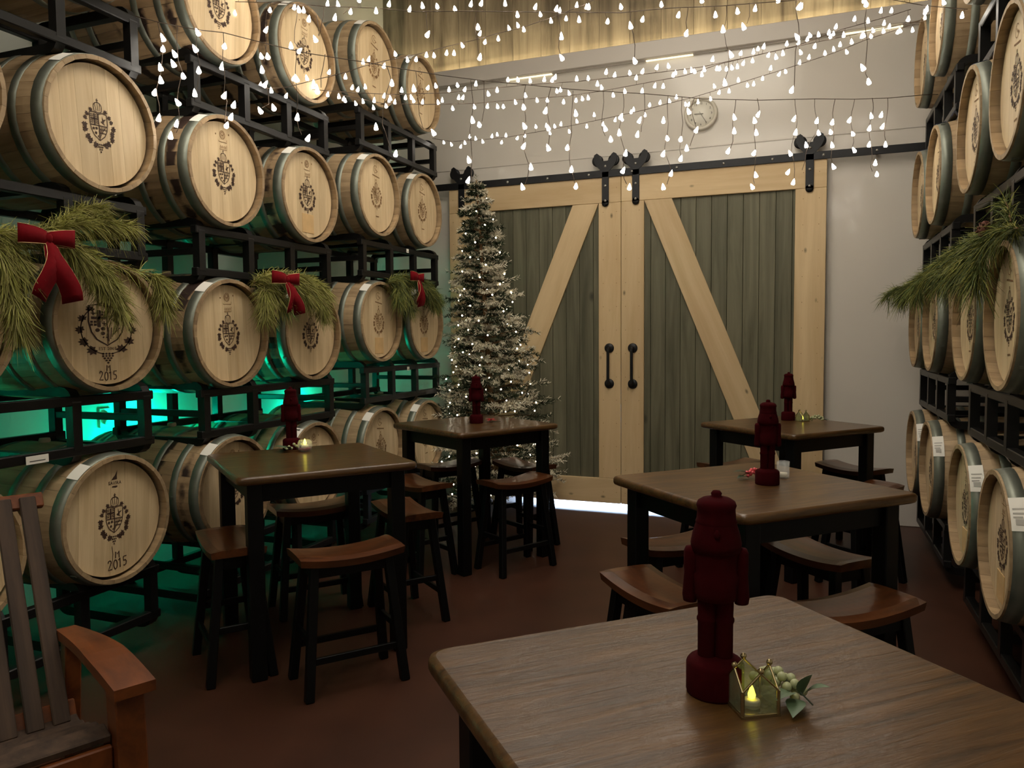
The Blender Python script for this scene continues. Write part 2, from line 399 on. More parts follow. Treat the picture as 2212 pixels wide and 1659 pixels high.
# ------------------------------------------------------------------ sliding barn doors
DY = 6.725   # plane of the planks' front
def door(name, x0, x1, hinge):
    d = empty(name, ((x0+x1)/2, DY, 0.0), kind='structure')
    d['label'] = 'pale framed sliding barn door with grey-green planks and diagonal brace, ' + ('left leaf' if hinge < 0 else 'right leaf')
    W = x1-x0; z0, z1 = 0.032, 2.93; si, so, tr, br = 0.20, 0.205, 0.225, 0.225   # inner, outer stile, rails
    if hinge > 0: so = 0.235
    xi = W/2*(-hinge)     # inner edge (meeting line)
    # planks
    n = 13; pw = W/n
    for k in range(n):
        o = MB().box((0, 0, 0), (pw-0.003, 0.03, z1-z0-0.01), bev=0.002).build('plank', MT['greyplank'], d, (-W/2+pw*(k+0.5), 0.015+random.uniform(-.0015, .0015), (z0+z1)/2))
    MB().box((0, 0.034, (z0+z1)/2), (W-0.001, 0.006, z1-z0-0.02)).build('back_panel', MT['greyplank'], d)  # unseen sheet added behind the planks to block daylight between them
    y = -0.0125; th = 0.026
    MB().box((0, 0, 0), (W-0.004, th, tr), bev=0.003).build('top_rail', MT['pineh'], d, (0, y, z1-tr/2))
    MB().box((0, 0, 0), (W-0.004, th, br), bev=0.003).build('bottom_rail', MT['pineh'], d, (0, y, z0+br/2))
    h = z1-z0-tr-br-0.002; zc = (z0+br+z1-tr)/2
    MB().box((0, 0, 0), (si, th, h), bev=0.003).build('stile', MT['pine'], d, (xi+hinge*(si/2+0.002), y, zc))
    MB().box((0, 0, 0), (so, th, h), bev=0.003).build('stile', MT['pine'], d, (-xi-hinge*(so/2+0.002), y, zc))
    # brace from the top inner corner to the bottom outer corner, ends cut to the frame
    ax0 = xi+hinge*(si+0.004); ax1 = -xi-hinge*(so+0.004); bw_ = 0.235
    za, zb = z1-tr-0.002, z0+br+0.002
    poly = [(ax0, za), (ax0+hinge*bw_, za), (ax1, zb), (ax1-hinge*bw_, zb)]
    if hinge < 0: poly = poly[::-1]
    cx = sum(p[0] for p in poly)/4; cz = sum(p[1] for p in poly)/4
    M = Matrix(((1, 0, 0), (0, 0, -1), (0, 1, 0)))
    ang = math.atan2((ax1-hinge*bw_)-ax0, za-zb)
    R_ = Matrix.Rotation(ang, 3, 'Z')          # author the brace upright so its grain follows it
    pl = [R_.transposed() @ Vector((p[0]-cx, p[1]-cz, 0)) for p in poly]
    o = MB().prism([(p.x, p.y) for p in pl], -th/2, th/2, M).build('diagonal_brace', MT['pine'], d, (cx, y, cz))
    o.rotation_euler = (0, -ang, 0)
    # countersunk nail heads along the frame
    nm = MB()
    for k in range(14):
        for s in (-0.06, 0.06):
            zz = z0+0.1+k*(z1-z0-0.2)/13
            for xx in (xi+hinge*si/2, -xi-hinge*so/2):
                nm.lathe([(1e-4, 0.0012), (0.0045, 0.0008), (0.0048, 0)], 6, c=(0, 0, 0)) if False else nm.box((xx+s, y-th/2-0.0006, zz), (0.005, 0.0014, 0.005))
    tag(nm.build('nail_heads', MT['ink2'], d), kind='stuff')
    # pull handle of black pipe
    hx = xi+hinge*0.105
    hd = MB().tube([(0, -0.055, -0.155), (0, -0.055, 0.155)], 0.013, 8).build('pull_handle', MT['black'], d, (hx, y-th/2, 1.268))
    for s in (-1, 1):
        MB().lathe([(1e-4, -0.012), (0.036, -0.012), (0.043, -0.006), (0.043, 0.0), (1e-4, 0.0)], 16, 'Y').build('flange', MT['black'], hd, (0, 0, 0.158*s))
        MB().tube([(0, 0, 0), (0, -0.05, 0), (0, -0.055, -0.02*s)], 0.015, 8).build('elbow', MT['black'], hd, (0, 0, 0.158*s))
    return d, W, z1
d1, W1, Z1 = door('door_1', -3.195, -1.5335, -1)
d2, W2, _ = door('door_2', -1.5330, 0.135, 1)

def hanger(parent, x):
    hg = empty('roller_hanger', (x, 0, 0)); hg.parent = parent
    MB().beam((0, -0.036, 2.70), (0, -0.036, 2.99), 0.008, 0.062, side=(1, 0, 0), bev=0.002).build('strap', MT['black'], hg)
    MB().lathe([(1e-4, -0.004), (0.031, -0.004), (0.031, 0.004), (1e-4, 0.004)], 14, 'Y', c=(0, -0.036, 2.70)).build('strap_end', MT['black'], hg)
    # horseshoe yoke carrying two wheels
    yk = [(-0.028, 2.97), (-0.085, 3.03), (-0.105, 3.075), (-0.10, 3.12), (-0.075, 3.135), (-0.055, 3.12), (-0.045, 3.085), (-0.02, 3.065),
          (0.02, 3.065), (0.045, 3.085), (0.055, 3.12), (0.075, 3.135), (0.10, 3.12), (0.105, 3.075), (0.085, 3.03), (0.028, 2.97)]
    MB().prism([(p[0], p[1]) for p in yk], 0.03, 0.042, Matrix(((1, 0, 0), (0, 0, -1), (0, 1, 0)))).build('yoke', MT['black'], hg)
    for s in (-1, 1):
        MB().lathe([(1e-4, -0.012), (0.044, -0.012), (0.05, -0.006), (0.046, 0), (0.05, 0.006), (0.044, 0.012), (1e-4, 0.012)], 18, 'Y', c=(s*0.072, -0.02, 3.072)).build('wheel', MT['black'], hg)
    for zz in (2.72, 2.85, 3.02):
        MB().lathe([(1e-4, -0.007), (0.011, -0.005), (0.012, 0), (1e-4, 0)], 8, 'Y', c=(0, -0.041, zz)).build('bolt', MT['bolt'], hg)
    return hg
hanger(d1, -3.06+2.3655); hanger(d1, -1.672+2.3655)
hanger(d2, -1.40+0.6975); hanger(d2, 0.005+0.6975)
tr = empty('door_track', (-1.0, 6.69, 2.955), label='black flat steel sliding door track bolted across the white wall', cat='door track')
MB().box((-0.2, 0, 0), (4.75, 0.010, 0.062), bev=0.002).build('flat_bar', MT['black'], tr)
bm_ = MB().lathe([(1e-4, -0.008), (0.010, -0.006), (0.012, 0), (1e-4, 0)], 8, 'Y').mesh('bolt', MT['bolt'])
spm = MB().lathe([(0.014, 0), (0.014, 0.085)], 10, 'Y').mesh('spacer', MT['black'])
for k in range(12):
    xx = -2.36+k*0.385
    obj('bolt', bm_, tr, (xx, -0.005, 0.0)); obj('spacer', spm, tr, (xx, 0.005, 0))

# ------------------------------------------------------------------ wall clock
ck = empty('wall_clock', (-0.862, YB, 3.28), label='round off-white wall clock hanging on the white end wall', cat='clock')
MB().lathe([(1e-4, -0.02), (0.118, -0.02), (0.118, 0.0)], 32, 'Y', c=(0, 0, 0.12)).build('dial', MT['clockw'], ck)
MB().lathe([(0.108, -0.020), (0.112, -0.034), (0.128, -0.038), (0.138, -0.03), (0.140, 0)], 32, 'Y', c=(0, 0, 0.12)).build('rim', MT['clockr'], ck)
MXZ = Matrix(((1, 0, 0), (0, 0, -1), (0, 1, 0)))
for k in range(12):
    a = (k+1)*PI/6; vs, fs = TXT_NUM[k]
    o = MB().add([MXZ @ Vector((v[0], v[1], 0.0215)) for v in vs], fs).build('numeral', MT['print'], ck, (0.088*math.sin(a), 0, 0.12+0.088*math.cos(a)))
for nm_, a, L_, w_ in (('hour_hand', math.radians(271), 0.055, 0.008), ('minute_hand', math.radians(148), 0.085, 0.006)):
    dx, dz = math.sin(a), math.cos(a)
    MB().beam((-dx*0.02, -0.026, 0.12-dz*0.02), (dx*L_, -0.026, 0.12+dz*L_), 0.002, w_, side=(0, 1, 0)).build(nm_, MT['print'], ck)

# ------------------------------------------------------------------ 2D stencil drawing -> flat print on the barrel heads
class Draw:
    """polygons in (u right, v up); written to the plane x = const facing +x"""
    def __init__(s): s.v = []; s.f = []
    def poly(s, pts):
        n = len(s.v); s.v.extend(pts); s.f.append(tuple(range(n, n+len(pts))))
    def disc(s, u, v, r, n=8, ry=None):
        s.poly([(u+r*math.cos(2*PI*k/n), v+(ry or r)*math.sin(2*PI*k/n)) for k in range(n)])
    def rect(s, u, v, w, h): s.poly([(u-w/2, v-h/2), (u+w/2, v-h/2), (u+w/2, v+h/2), (u-w/2, v+h/2)])
    def line(s, pts, w, closed=False):
        n = len(pts); L = []; R = []
        for i in range(n):
            a = pts[i-1] if (i > 0 or closed) else pts[i]; b = pts[(i+1) % n] if (i < n-1 or closed) else pts[i]
            t = Vector((b[0]-a[0], b[1]-a[1])); t.normalize(); nx, ny = -t.y*w/2, t.x*w/2
            L.append((pts[i][0]+nx, pts[i][1]+ny)); R.append((pts[i][0]-nx, pts[i][1]-ny))
        for i in range(n if closed else n-1):
            j = (i+1) % n
            s.poly([L[i], R[i], R[j], L[j]])
    def arc(s, u, v, ru, rv, a0, a1, w, n=12):
        s.line([(u+ru*math.cos(a0+(a1-a0)*k/n), v+rv*math.sin(a0+(a1-a0)*k/n)) for k in range(n+1)], w)
    def leaf(s, u, v, r, rot):
        pts = []
        prof = [(0, 1.0), (18, .62), (38, .95), (62, .55), (88, .9), (118, .5), (146, .62), (172, .25)]
        for a, q in prof: pts.append((a, q))
        full = [(a, q) for a, q in pts]+[(-a, q) for a, q in reversed(pts[1:])]
        s.poly([(u+r*q*math.cos(rot+math.radians(a)), v+r*q*math.sin(rot+math.radians(a))) for a, q in full])
    def text(s, tm, u, v, rot=0.0):
        n = len(s.v); c, si = math.cos(rot), math.sin(rot)
        s.v.extend([(u+p[0]*c-p[1]*si, v+p[0]*si+p[1]*c) for p in tm[0]])
        s.f.extend([tuple(i+n for i in f) for f in tm[1]])
    def mesh(s, name, mat, x):
        me = bpy.data.meshes.new(name); me.from_pydata([(x, p[0], p[1]) for p in s.v], [], s.f); me.materials.append(mat); me.update(); return me

BL, RB, RH = 0.92, 0.337, 0.292      # barrel length, bilge and head radius
HX = BL/2-0.036                       # head face
def crest(scale=1.0):
    d = Draw(); S = scale
    P = lambda pts: [(a*S, b*S) for a, b in pts]
    sh = [(-.040, .046), (-.020, .050), (0, .044), (.020, .050), (.040, .046), (.041, .010), (.036, -.018), (.024, -.040), (0, -.058), (-.024, -.040), (-.036, -.018), (-.041, .010)]
    d.line(P(sh), .0036*S, True)
    d.line(P([(0, .044), (0, -.056)]), .004*S); d.line(P([(-.040, .0), (.040, 0)]), .004*S)
    # first quarter: cross between small squares
    d.rect(-.019*S, .023*S, .007*S, .042*S); d.rect(-.019*S, .024*S, .036*S, .007*S)
    for a, b in ((-.032, .036), (-.008, .036), (-.032, .012), (-.008, .012)):
        for i in (-1, 1):
            for j in (-1, 1): d.rect((a+i*.0035)*S, (b+j*.0035)*S, .0048*S, .0048*S)
    # second quarter: bird
    d.poly(P([(.010, .016), (.018, .020), (.017, .040), (.022, .026), (.037, .030), (.026, .020), (.024, .012), (.031, .004), (.019, .010)]))
    # third: roundels
    for a, b in ((-.026, -.014), (-.012, -.012), (-.016, -.030)): d.disc(a*S, b*S, .0055*S)
    d.poly(P([(-.010, -.042), (-.004, -.036), (-.004, -.048)]))
    # fourth: lattice
    for k in range(5): d.line(P([(.004+.007*k, -.004), (.004+.004*k, -.046+.007*k)]), .0022*S)
    d.line(P([(.004, -.014), (.035, -.014)]), .003*S); d.line(P([(.004, -.028), (.028, -.028)]), .003*S)
    # crown
    d.arc(0, .072*S, .019*S, .017*S, 0.15, PI-0.15, .003*S); d.arc(0, .064*S, .021*S, .014*S, PI+.5, 2*PI-.5, .003*S)
    d.line(P([(-.017, .058), (-.019, .074)]), .003*S); d.line(P([(.017, .058), (.019, .074)]), .003*S)
    for a in (-.009, 0, .009): d.line(P([(a*.8, .056), (a*1.3, .084)]), .0022*S)
    d.line(P([(0, .086), (0, .104)]), .003*S); d.line(P([(-.005, .097), (.005, .097)]), .0025*S)
    # wreath
    for sgn in (-1, 1):
        for k in range(8):
            a = math.radians(112-sgn*0-k*25.5)
            u = .066*math.cos(a)*sgn if k < 20 else 0; v = .070*math.sin(a)-.006
            u = sgn*abs(.066*math.cos(math.radians(58-k*18))); v = .074*math.sin(math.radians(58-k*18))-.008
            d.leaf(u*S, v*S, (.0165 if k > 2 else .0125)*S, math.radians(200*k+(90 if sgn > 0 else 30)))
    # grapes
    for i, n in enumerate((4, 3, 2, 1)):
        for k in range(n): d.disc((k-(n-1)/2)*.0085*S, (-.074-.0095*i)*S, .0038*S, 6)
    return d
def big_crest():
    d = Draw(); S = 1.5; K = 1.5   # drawn at one scale, then widened
    P = lambda pts: [(a*S, b*S) for a, b in pts]
    sh = [(-.041, .060), (-.020, .064), (0, .058), (.020, .064), (.041, .060), (.042, .012), (.036, -.018), (.024, -.040), (0, -.058), (-.024, -.040), (-.036, -.018), (-.042, .012)]
    d.line(P(sh), .0036*S, True)
    d.line(P([(.001, .056), (.001, -.054)]), .002*S)
    d.rect(-.018*S, .022*S, .008*S, .050*S); d.rect(-.018*S, .024*S, .036*S, .008*S)
    for a, b in ((-.031, .038), (-.006, .038), (-.031, .008), (-.006, .008)):
        if (a < -.02) == (b < .02):
            for i in (-1, 1):
                for j in (-1, 1): d.rect((a+i*.0042)*S, (b+j*.0042)*S, .0062*S, .0062*S)
        else:
            d.rect(a*S, b*S, .0025*S, .013*S); d.rect(a*S, b*S, .011*S, .0025*S)
    for a, b in ((-.022, -.012), (-.009, -.008), (-.010, -.022)): d.disc(a*S, b*S, .0055*S, 9)
    for a in (-.012, -.004): d.poly(P([(a, -.034), (a+.005, -.030), (a+.005, -.037)]))
    d.poly(P([(.010, .020), (.018, .024), (.017, .050), (.022, .030), (.037, .036), (.026, .024), (.024, .014), (.031, .006), (.019, .012)]))
    for k in range(5): d.line(P([(.004+.007*k, -.004), (.004+.004*k, -.046+.007*k)]), .0022*S)
    # vine wreath
    for sgn in (-1, 1):
        pts = [(sgn*.060*math.cos(math.radians(60-k*7.5)), .074*math.sin(math.radians(60-k*7.5))-.010) for k in range(20)]
        d.line(P(pts), .0026*S)
        for a, r in ((52, .013), (24, .0135), (-2, .0145), (-30, .0165), (-56, .0175)):
            d.leaf(sgn*.060*math.cos(math.radians(a))*S, (.074*math.sin(math.radians(a))-.010)*S, r*S, math.radians(90-sgn*60-a))
    n0 = len(d.v); d.text(TXT_EST, 0, -.068*S); n1 = len(d.v)
    for i, n in enumerate((4, 4, 3, 2, 1)):
        for k in range(n): d.disc((k-(n-1)/2)*.0075*S, (-.083-.0068*i)*S, .0031*S, 7)
    # crown
    d.arc(0, .082*S, .020*S, .016*S, 0.15, PI-0.15, .003*S); d.line(P([(-.018, .068), (.018, .068)]), .004*S)
    for a in (-.010, 0, .010): d.disc(a*S, .075*S, .002*S)
    d.v = [(u*K if not (n0 <= i < n1) else u*1.25, v) for i, (u, v) in enumerate(d.v)]
    return d
def hand2015(u0, v0, s, rot=0.0):
    d = Draw(); w = .011*s
    c, si = math.cos(rot), math.sin(rot)
    def L(pts, ou, ov=0):
        d.line([(u0+((a+ou)*c-(b+ov)*si)*s, v0+((a+ou)*si+(b+ov)*c)*s) for a, b in pts], w)
    two = [(-.022, .03), (-.018, .045), (-.004, .05), (.010, .042), (.012, .028), (.0, .004), (-.024, -.034), (.020, -.036)]
    oh = [(.019*math.cos(PI/2+2*PI*k/12), .042*math.sin(PI/2+2*PI*k/12)) for k in range(13)]
    one = [(-.020, .03), (0, .047), (-.001, -.04)]
    five = [(.022, .048), (-.012, .048), (-.014, .012), (.006, .014), (.018, -.004), (.012, -.028), (-.006, -.036), (-.018, -.03)]
    for g, ou in ((two, -.085), (oh, -.028), (one, .024), (five, .075)): L(g, ou)
    return d
def hand_m(u0, v0, s, rot=0.0):
    d = Draw()
    d.line([(u0+(a-.125*math.sin(rot))*s, v0+(b+.125)*s) for a, b in [(-.02, -.03), (-.018, .03), (0, .006), (.018, .03), (.02, -.03)]], .011*s)
    return d
CREST = crest(1.12).mesh('crest_stencil', MT['ink'], HX+0.0012)
CREST_L = crest(1.0).mesh('crest_stencil', MT['ink2'], HX+0.0012)
BIGC = big_crest().mesh('crest_stencil', MT['ink'], HX+0.0012)
M1 = hand_m(0.0, -0.246, 0.45).mesh('letter_mark', MT['ink'], HX+0.0014)
M2 = hand_m(0.015, -0.232, 0.5, 0.05).mesh('letter_mark', MT['ink'], HX+0.0014)
Y1 = hand2015(0.0, -0.226, 0.45).mesh('year_mark', MT['ink'], HX+0.0014)
Y2 = hand2015(0.015, -0.212, 0.5, 0.05).mesh('year_mark', MT['ink'], HX+0.0014)
dm = Draw(); dm.poly([(-.018, .178), (.0, .198), (.012, .222), (.010, .196), (.012, .180)]); dm.text(TXT_MARK, 0, .163); dm.rect(0, .147, .028, .006); dm.line([(-.012, -.125), (-.006, -.160), (-.010, -.235)], .0025)
MARK_A = dm.mesh('cooper_mark', MT['ink'], HX+0.0013)
dm = Draw()
dm.arc(0, .196, .020, .022, 0, 2*PI, .003, 14); dm.arc(0, .202, .010, .010, 0, 2*PI, .004, 8)
for k in range(5): dm.line([(-.016+.008*k, .205), (-.012+.006*k, .178)], .002)
dm.line([(-.030, .165), (-.030, .158), (.032, .158), (.032, .172)], .003)
dm.line([(-.026, .118), (.030, .118), (.030, .144)], .003)
for k in range(6): dm.line([(-.020+.008*k, .124), (-.016+.008*k, .140-.003*(k % 2))], .003)
for s in (-1, 1): dm.rect(s*.050, .205-.012*(s < 0), .008, .008)
MARK_B = dm.mesh('cooper_mark', MT['ink2'], HX+0.0013)
dm = Draw()
dm.arc(-.004, .188, .026, .026, .6, 2*PI-.2, .0035, 14); dm.line([(-.010, .198), (.0, .180), (.010, .186), (.018, .172), (.028, .176)], .005)
dm.line([(-.046, .146), (.050, .132)], .007)
for v in (.112, .094): dm.rect(0, v, .010, .010)
dm.rect(.004, -.150, .044, .007)
MARK_C = dm.mesh('cooper_mark', MT['ink2'], HX+0.0013)
PATCH = MB().box((HX+0.0015, 0.0, -0.175), (0.003, 0.118, 0.118), bev=0.001).mesh('wood_patch', MT['card'])

# ------------------------------------------------------------------ barrels
def rad(x): return RB-(RB-RH)*(2*x/BL)**2
NS = 28
def stave_mesh(mat):
    xs = [-.46, -.36, -.20, 0, .20, .36, .46]; da = PI/NS*0.985
    vs = []; fs = []
    for x in xs:
        r = rad(x); ri = r-0.026+(0.008 if abs(x) > .45 else 0)
        for q, rr in ((-1, r-.0006), (0, r), (1, r-.0006), (1, ri), (-1, ri)):
            vs.append((x, rr*math.sin(q*da), rr*math.cos(q*da)))
    for i in range(len(xs)-1):
        for k in range(5):
            fs.append((i*5+k, i*5+(k+1) % 5, (i+1)*5+(k+1) % 5, (i+1)*5+k))
    fs.append((0, 4, 3, 2, 1)); n = (len(xs)-1)*5; fs.append((n, n+1, n+2, n+3, n+4))
    return MB().add(vs, fs).mesh('stave', mat)
STV = [stave_mesh(MT['stave']), stave_mesh(MT['stave2'])]
def hoop_mesh(xa, xb):
    e = 0.0022; n = 36; vs = []; fs = []
    for x, o in ((xa, 0.0), (xa, e), (xb, e), (xb, 0.0)):
        r = rad(x)+o
        vs += [(x, r*math.sin(2*PI*k/n), r*math.cos(2*PI*k/n)) for k in range(n)]
    for i in range(3):
        for k in range(n): fs.append((i*n+k, (i+1)*n+k, (i+1)*n+(k+1) % n, i*n+(k+1) % n))
    m = MB().add(vs, fs, True)
    m.box((( xa+xb)/2, 0.03, rad((xa+xb)/2)+e), (abs(xb-xa)*0.5, 0.012, 0.004))
    return m.mesh('hoop', MT['hoop'])
HOOPS = [hoop_mesh(s*a, s*b) for s in (1, -1) for a, b in ((.452, .398), (.325, .285), (.185, .147))]
# head boards: vertical boards cut to the circle
RHI = 0.262; edges = [-.262, -.185, -.105, -.02, .055, .125, .20, .262]
def board(u0, u1):
    a, b = u0+.0004, u1-.0004; n = 9
    top = [(a+(b-a)*k/n, math.sqrt(max(RHI**2-(a+(b-a)*k/n)**2, 0))) for k in range(n+1)]
    pts = [(p[0], -p[1]) for p in top]+top[::-1]
    out = []
    for p in pts:
        if not out or (abs(p[0]-out[-1][0])+abs(p[1]-out[-1][1])) > 1e-4: out.append(p)
    M = Matrix(((0, 0, 1), (1, 0, 0), (0, 1, 0)))
    return MB().prism(out, HX-0.02, HX, M).mesh('head_board', MT['head'])
BOARDS = [board(edges[i], edges[i+1]) for i in range(7)]
REAR = MB().lathe([(1e-4, -HX), (RHI, -HX)], 28, 'X').mesh('rear_head', MT['head'])
BUNG = MB().lathe([(0.022, -0.01), (0.026, 0.012), (0.022, 0.022), (1e-4, 0.022)], 12).mesh('bung', MT['bung'])
def label_mesh(a, w=0.085, h0=.454, h1=.396, r=0.0042, name='paper_label'):
    n = 5; vs = []; fs = []
    for k in range(n+1):
        aa = a+(k/n-.5)*w/RH
        for x in (h0, h1): vs.append((x, (rad(x)+r)*math.sin(aa), (rad(x)+r)*math.cos(aa)))
    for k in range(n): fs.append((2*k, 2*k+2, 2*k+3, 2*k+1))
    return MB().add(vs, fs, True).mesh(name, MT['paper'])
PRN = [label_mesh(0.95+da, w_, h0_, h1_, 0.0050, 'printed_line') for da, w_, h0_, h1_ in ((-.06, .006, .446, .404), (0.0, .006, .446, .410), (.05, .006, .446, .416), (.11, .022, .440, .412))]
PALE = plain('pale_print', lin(176, 172, 164), rough=0.8)
for m_ in PRN: m_.materials[0] = PALE
LAB_L = label_mesh(-0.62); LAB_R = label_mesh(0.95, 0.13); TAPE = label_mesh(0.15, 0.05)
for nm_ in ('x',): TAPE.materials[0] = MT['bluet']

ORD = {1: 'bottom row', 2: 'second row from the floor', 3: 'third row from the floor', 4: 'top row'}
POS = ['farthest from the door wall', 'fifth from the door wall', 'fourth from the door wall', 'third from the door wall', 'second from the door wall', 'nearest the door wall']
def barrel(loc, rz, label, stained=0, roll=0.0, mark=None, crest_m=None, patch=False, year=None, lab=None, tape=False, group=None):
    b = empty('wine_barrel', (loc[0], loc[1], loc[2]-RB), rz, label, 'barrel', group)
    c = (0, 0, RB)
    for k in range(NS): obj('stave', STV[stained], b, c, (2*PI*(k+.5)/NS+0.07, 0, 0))
    for h in HOOPS: obj('hoop', h, b, c, (random.uniform(0, 6.28), 0, 0))
    for m in BOARDS: obj('head_board', m, b, c, (roll, 0, 0))
    obj('rear_head', REAR, b, c)
    obj('bung', BUNG, b, (0, 0, RB*2-0.004))
    obj('crest_stencil', crest_m or CREST, b, (0, 0, RB-(0.0 if crest_m is BIGC else 0.0)), (roll, 0, 0))
    if mark: obj('cooper_mark', mark, b, c, (roll, 0, 0))
    if patch: obj('wood_patch', PATCH, b, c, (roll, 0, 0))
    if year:
        obj('year_mark', year, b, c, (roll*0.4, 0, 0)); obj('letter_mark', M1 if year is Y1 else M2, b, c, (roll*0.4, 0, 0))
    if lab:
        lo = obj('paper_label', lab, b, c)
        if lab is LAB_R:
            for m_ in PRN: obj('printed_line', m_, lo)
    if tape: obj('tape', TAPE, b, c)
    return b

XHL = -2.92; XBL = XHL-BL/2
cols = [(1.86, [.71, 1.59, 2.48, 3.36]), (2.60, [.71, 1.59, 2.48, 3.36]), (3.385, [.70, 1.56, 2.43, 3.30]), (4.13, [.70, 1.56, 2.43, 3.30]), (4.97, [.72, 1.65, 2.57, 3.50]), (5.69, [.72, 1.65, 2.57, 3.50])]
for ci, (y, zs) in enumerate(cols):
    for ri, z in enumerate(zs):
        kw = dict(stained=1 if ci in (2, 3) else 0, roll=random.uniform(-.05, .05), lab=LAB_L)
        if ci in (2, 3): kw['mark'] = MARK_B; kw['patch'] = (ci == 3 and ri == 2)
        if ci in (4, 5): kw['mark'] = MARK_C; kw['crest_m'] = CREST_L; kw['patch'] = (ri == 1)
        extra = ''
        if (ci, ri) == (1, 1): kw.update(crest_m=BIGC, year=Y1, roll=0.0, lab=None, stained=0)
        if (ci, ri) == (1, 0): kw.update(mark=MARK_A, year=Y2, roll=-0.06)
        if (ci, ri) == (1, 2): kw.update(roll=0.06)
        if ci in (1,) and ri == 3: kw['stained'] = 0
        if (ci, ri) == (1, 1): lb = 'oak wine barrel with an oversized vine crest, EST 2007 and handwritten M 2015'
        elif (ci, ri) == (1, 0): lb = 'oak wine barrel on the floor rack with small crest and handwritten M 2015'
        else: lb = 'oak wine barrel in left racks, %s, %s' % (ORD[ri+1], POS[ci])
        barrel((XBL, y, z), 0.0, lb, group='wine barrels in the left racks', **kw)
XHR = 0.70; XBR = XHR+BL/2
rcols = [(3.50, 'farthest from the door wall'), (4.26, 'third from the door wall'), (5.36, 'second from the door wall'), (6.07, 'nearest the door wall')]
RZ = [.69, 1.59, 2.49, 3.39]
for ci, (y, ps) in enumerate(rcols):
    for ri, z in enumerate(RZ):
        barrel((XBR, y, z), PI, 'oak wine barrel in right racks, %s, %s' % (ORD[ri+1], ps), roll=random.uniform(-.05, .05), mark=MARK_C if ri else MARK_B,
               lab=LAB_R if ri == 0 else None, patch=(ri == 0), tape=(ri == 2 and ci > 0), group='wine barrels in the right racks')

# ------------------------------------------------------------------ steel barrel racks
def rrect_path(w, h, r, n=4):
    pts = []
    for cx, cz, a0 in ((w/2-r, h/2-r, 0), (-w/2+r, h/2-r, PI/2), (-w/2+r, -h/2+r, PI), (w/2-r, -h/2+r, 1.5*PI)):
        for k in range(n+1):
            a = a0+PI/2*k/n; pts.append((cx+r*math.cos(a), 0, cz+r*math.sin(a)))
    return pts
RW, RHT, RD = 1.19, 0.305, 0.60    # rack width, loop height, depth
LOOP = MB().tube(rrect_path(RD, RHT, 0.05), 0.0315, 4, closed=True, smooth=False, sq=True).mesh('cradle_loop', MT['rack'])
RAIL = MB().box((0, 0, 0), (0.042, RW+0.04, 0.042), bev=0.004).mesh('rail', MT['rack'])
CROSS = MB().box((0, 0, 0), (RD-0.04, 0.034, 0.034), bev=0.003).mesh('cross_bar', MT['rack'])
def rack(loc, rz, label, group):
    k = empty('barrel_rack', loc, rz, label, 'rack', group)   # origin at the bottom centre of the frame
    zc = RHT/2
    for yy in (-.575, -.19, .19, .575): obj('cradle_loop', LOOP, k, (0, yy, zc))
    for xx in (-RD/2, RD/2):
        for zz in (-.11, .11): obj('rail', RAIL, k, (xx, 0, zc+zz))
    for yy in (-.575, .575): obj('cross_bar', CROSS, k, (0, yy, zc))
    return k
STK = ['at the frame edge', 'in the middle', 'by the tree']
UND = {0: 'standing on the floor', 1: 'between first and second barrel rows', 2: 'between second and third barrel rows', 3: 'between third and top barrel rows'}
for si in range(3):
    ys = (cols[2*si][0]+cols[2*si+1][0])/2 + (0.03, 0.05, 0.08)[si]; zs = cols[2*si][1]
    for ri in range(4):
        zt = zs[ri]-0.27       # loop top under the barrel
        zc = zt-RHT/2 if ri == 0 else (zs[ri]+zs[ri-1])/2
        rack((-3.02-RD/2+0.02, ys, max(zc-RHT/2, 0.035)), 0.0, 'black steel rack, left stack %s, %s' % (STK[si], UND[ri]), 'steel racks under the left barrels')
for si, yc in enumerate((3.90, 5.73)):
    for ri in range(4):
        zc = RZ[0]-0.27-RHT/2 if ri == 0 else (RZ[ri]+RZ[ri-1])/2
        rack((0.80+RD/2, yc, max(zc-RHT/2, 0.035)), PI, 'black steel rack, %s right stack, %s' % (('near', 'far')[si], UND[ri]), 'steel racks under the right barrels')
# stickers and outlet
for loc, lb, d in (((-2.972, 2.25, 1.035), 'white paper sticker on the rack rail near the left edge', (0.002, 0.10, 0.034)), ((-2.972, 3.81, 0.33), 'white sticker on the floor rack behind the left table', (0.002, 0.035, 0.03)),
                   ((-2.972, 5.46, 2.22), 'small white sticker on the upper rack nearest the tree', (0.002, 0.035, 0.03)), ((-2.972, 5.44, 1.285), 'small white sticker on the lower rack nearest the tree', (0.002, 0.035, 0.03))):
    s = empty('rack_sticker', loc, 0, lb, 'sticker', 'paper stickers on the racks')
    MB().box((0, 0, 0), d).build('paper', MT['paper'], s)
    MB().box((0.0012, 0, -d[2]*.15), (0.0008, d[1]*.7, d[2]*.12)).build('print', MT['print'], s)
ot = empty('wall_outlet', (XL+0.004, 3.52, 0.98), 0, 'white electrical outlet on the green-lit wall behind the racks', 'outlet')
MB().box((0, 0, 0.07), (0.008, 0.08, 0.12), bev=0.002).build('cover_plate', MT['plastic'], ot)
for s in (-1, 1): MB().lathe([(0.018, 0), (0.018, 0.012), (1e-4, 0.012)], 12, 'X', c=(0.0, 0, 0.07+s*.024)).build('socket', MT['fascia'], ot)

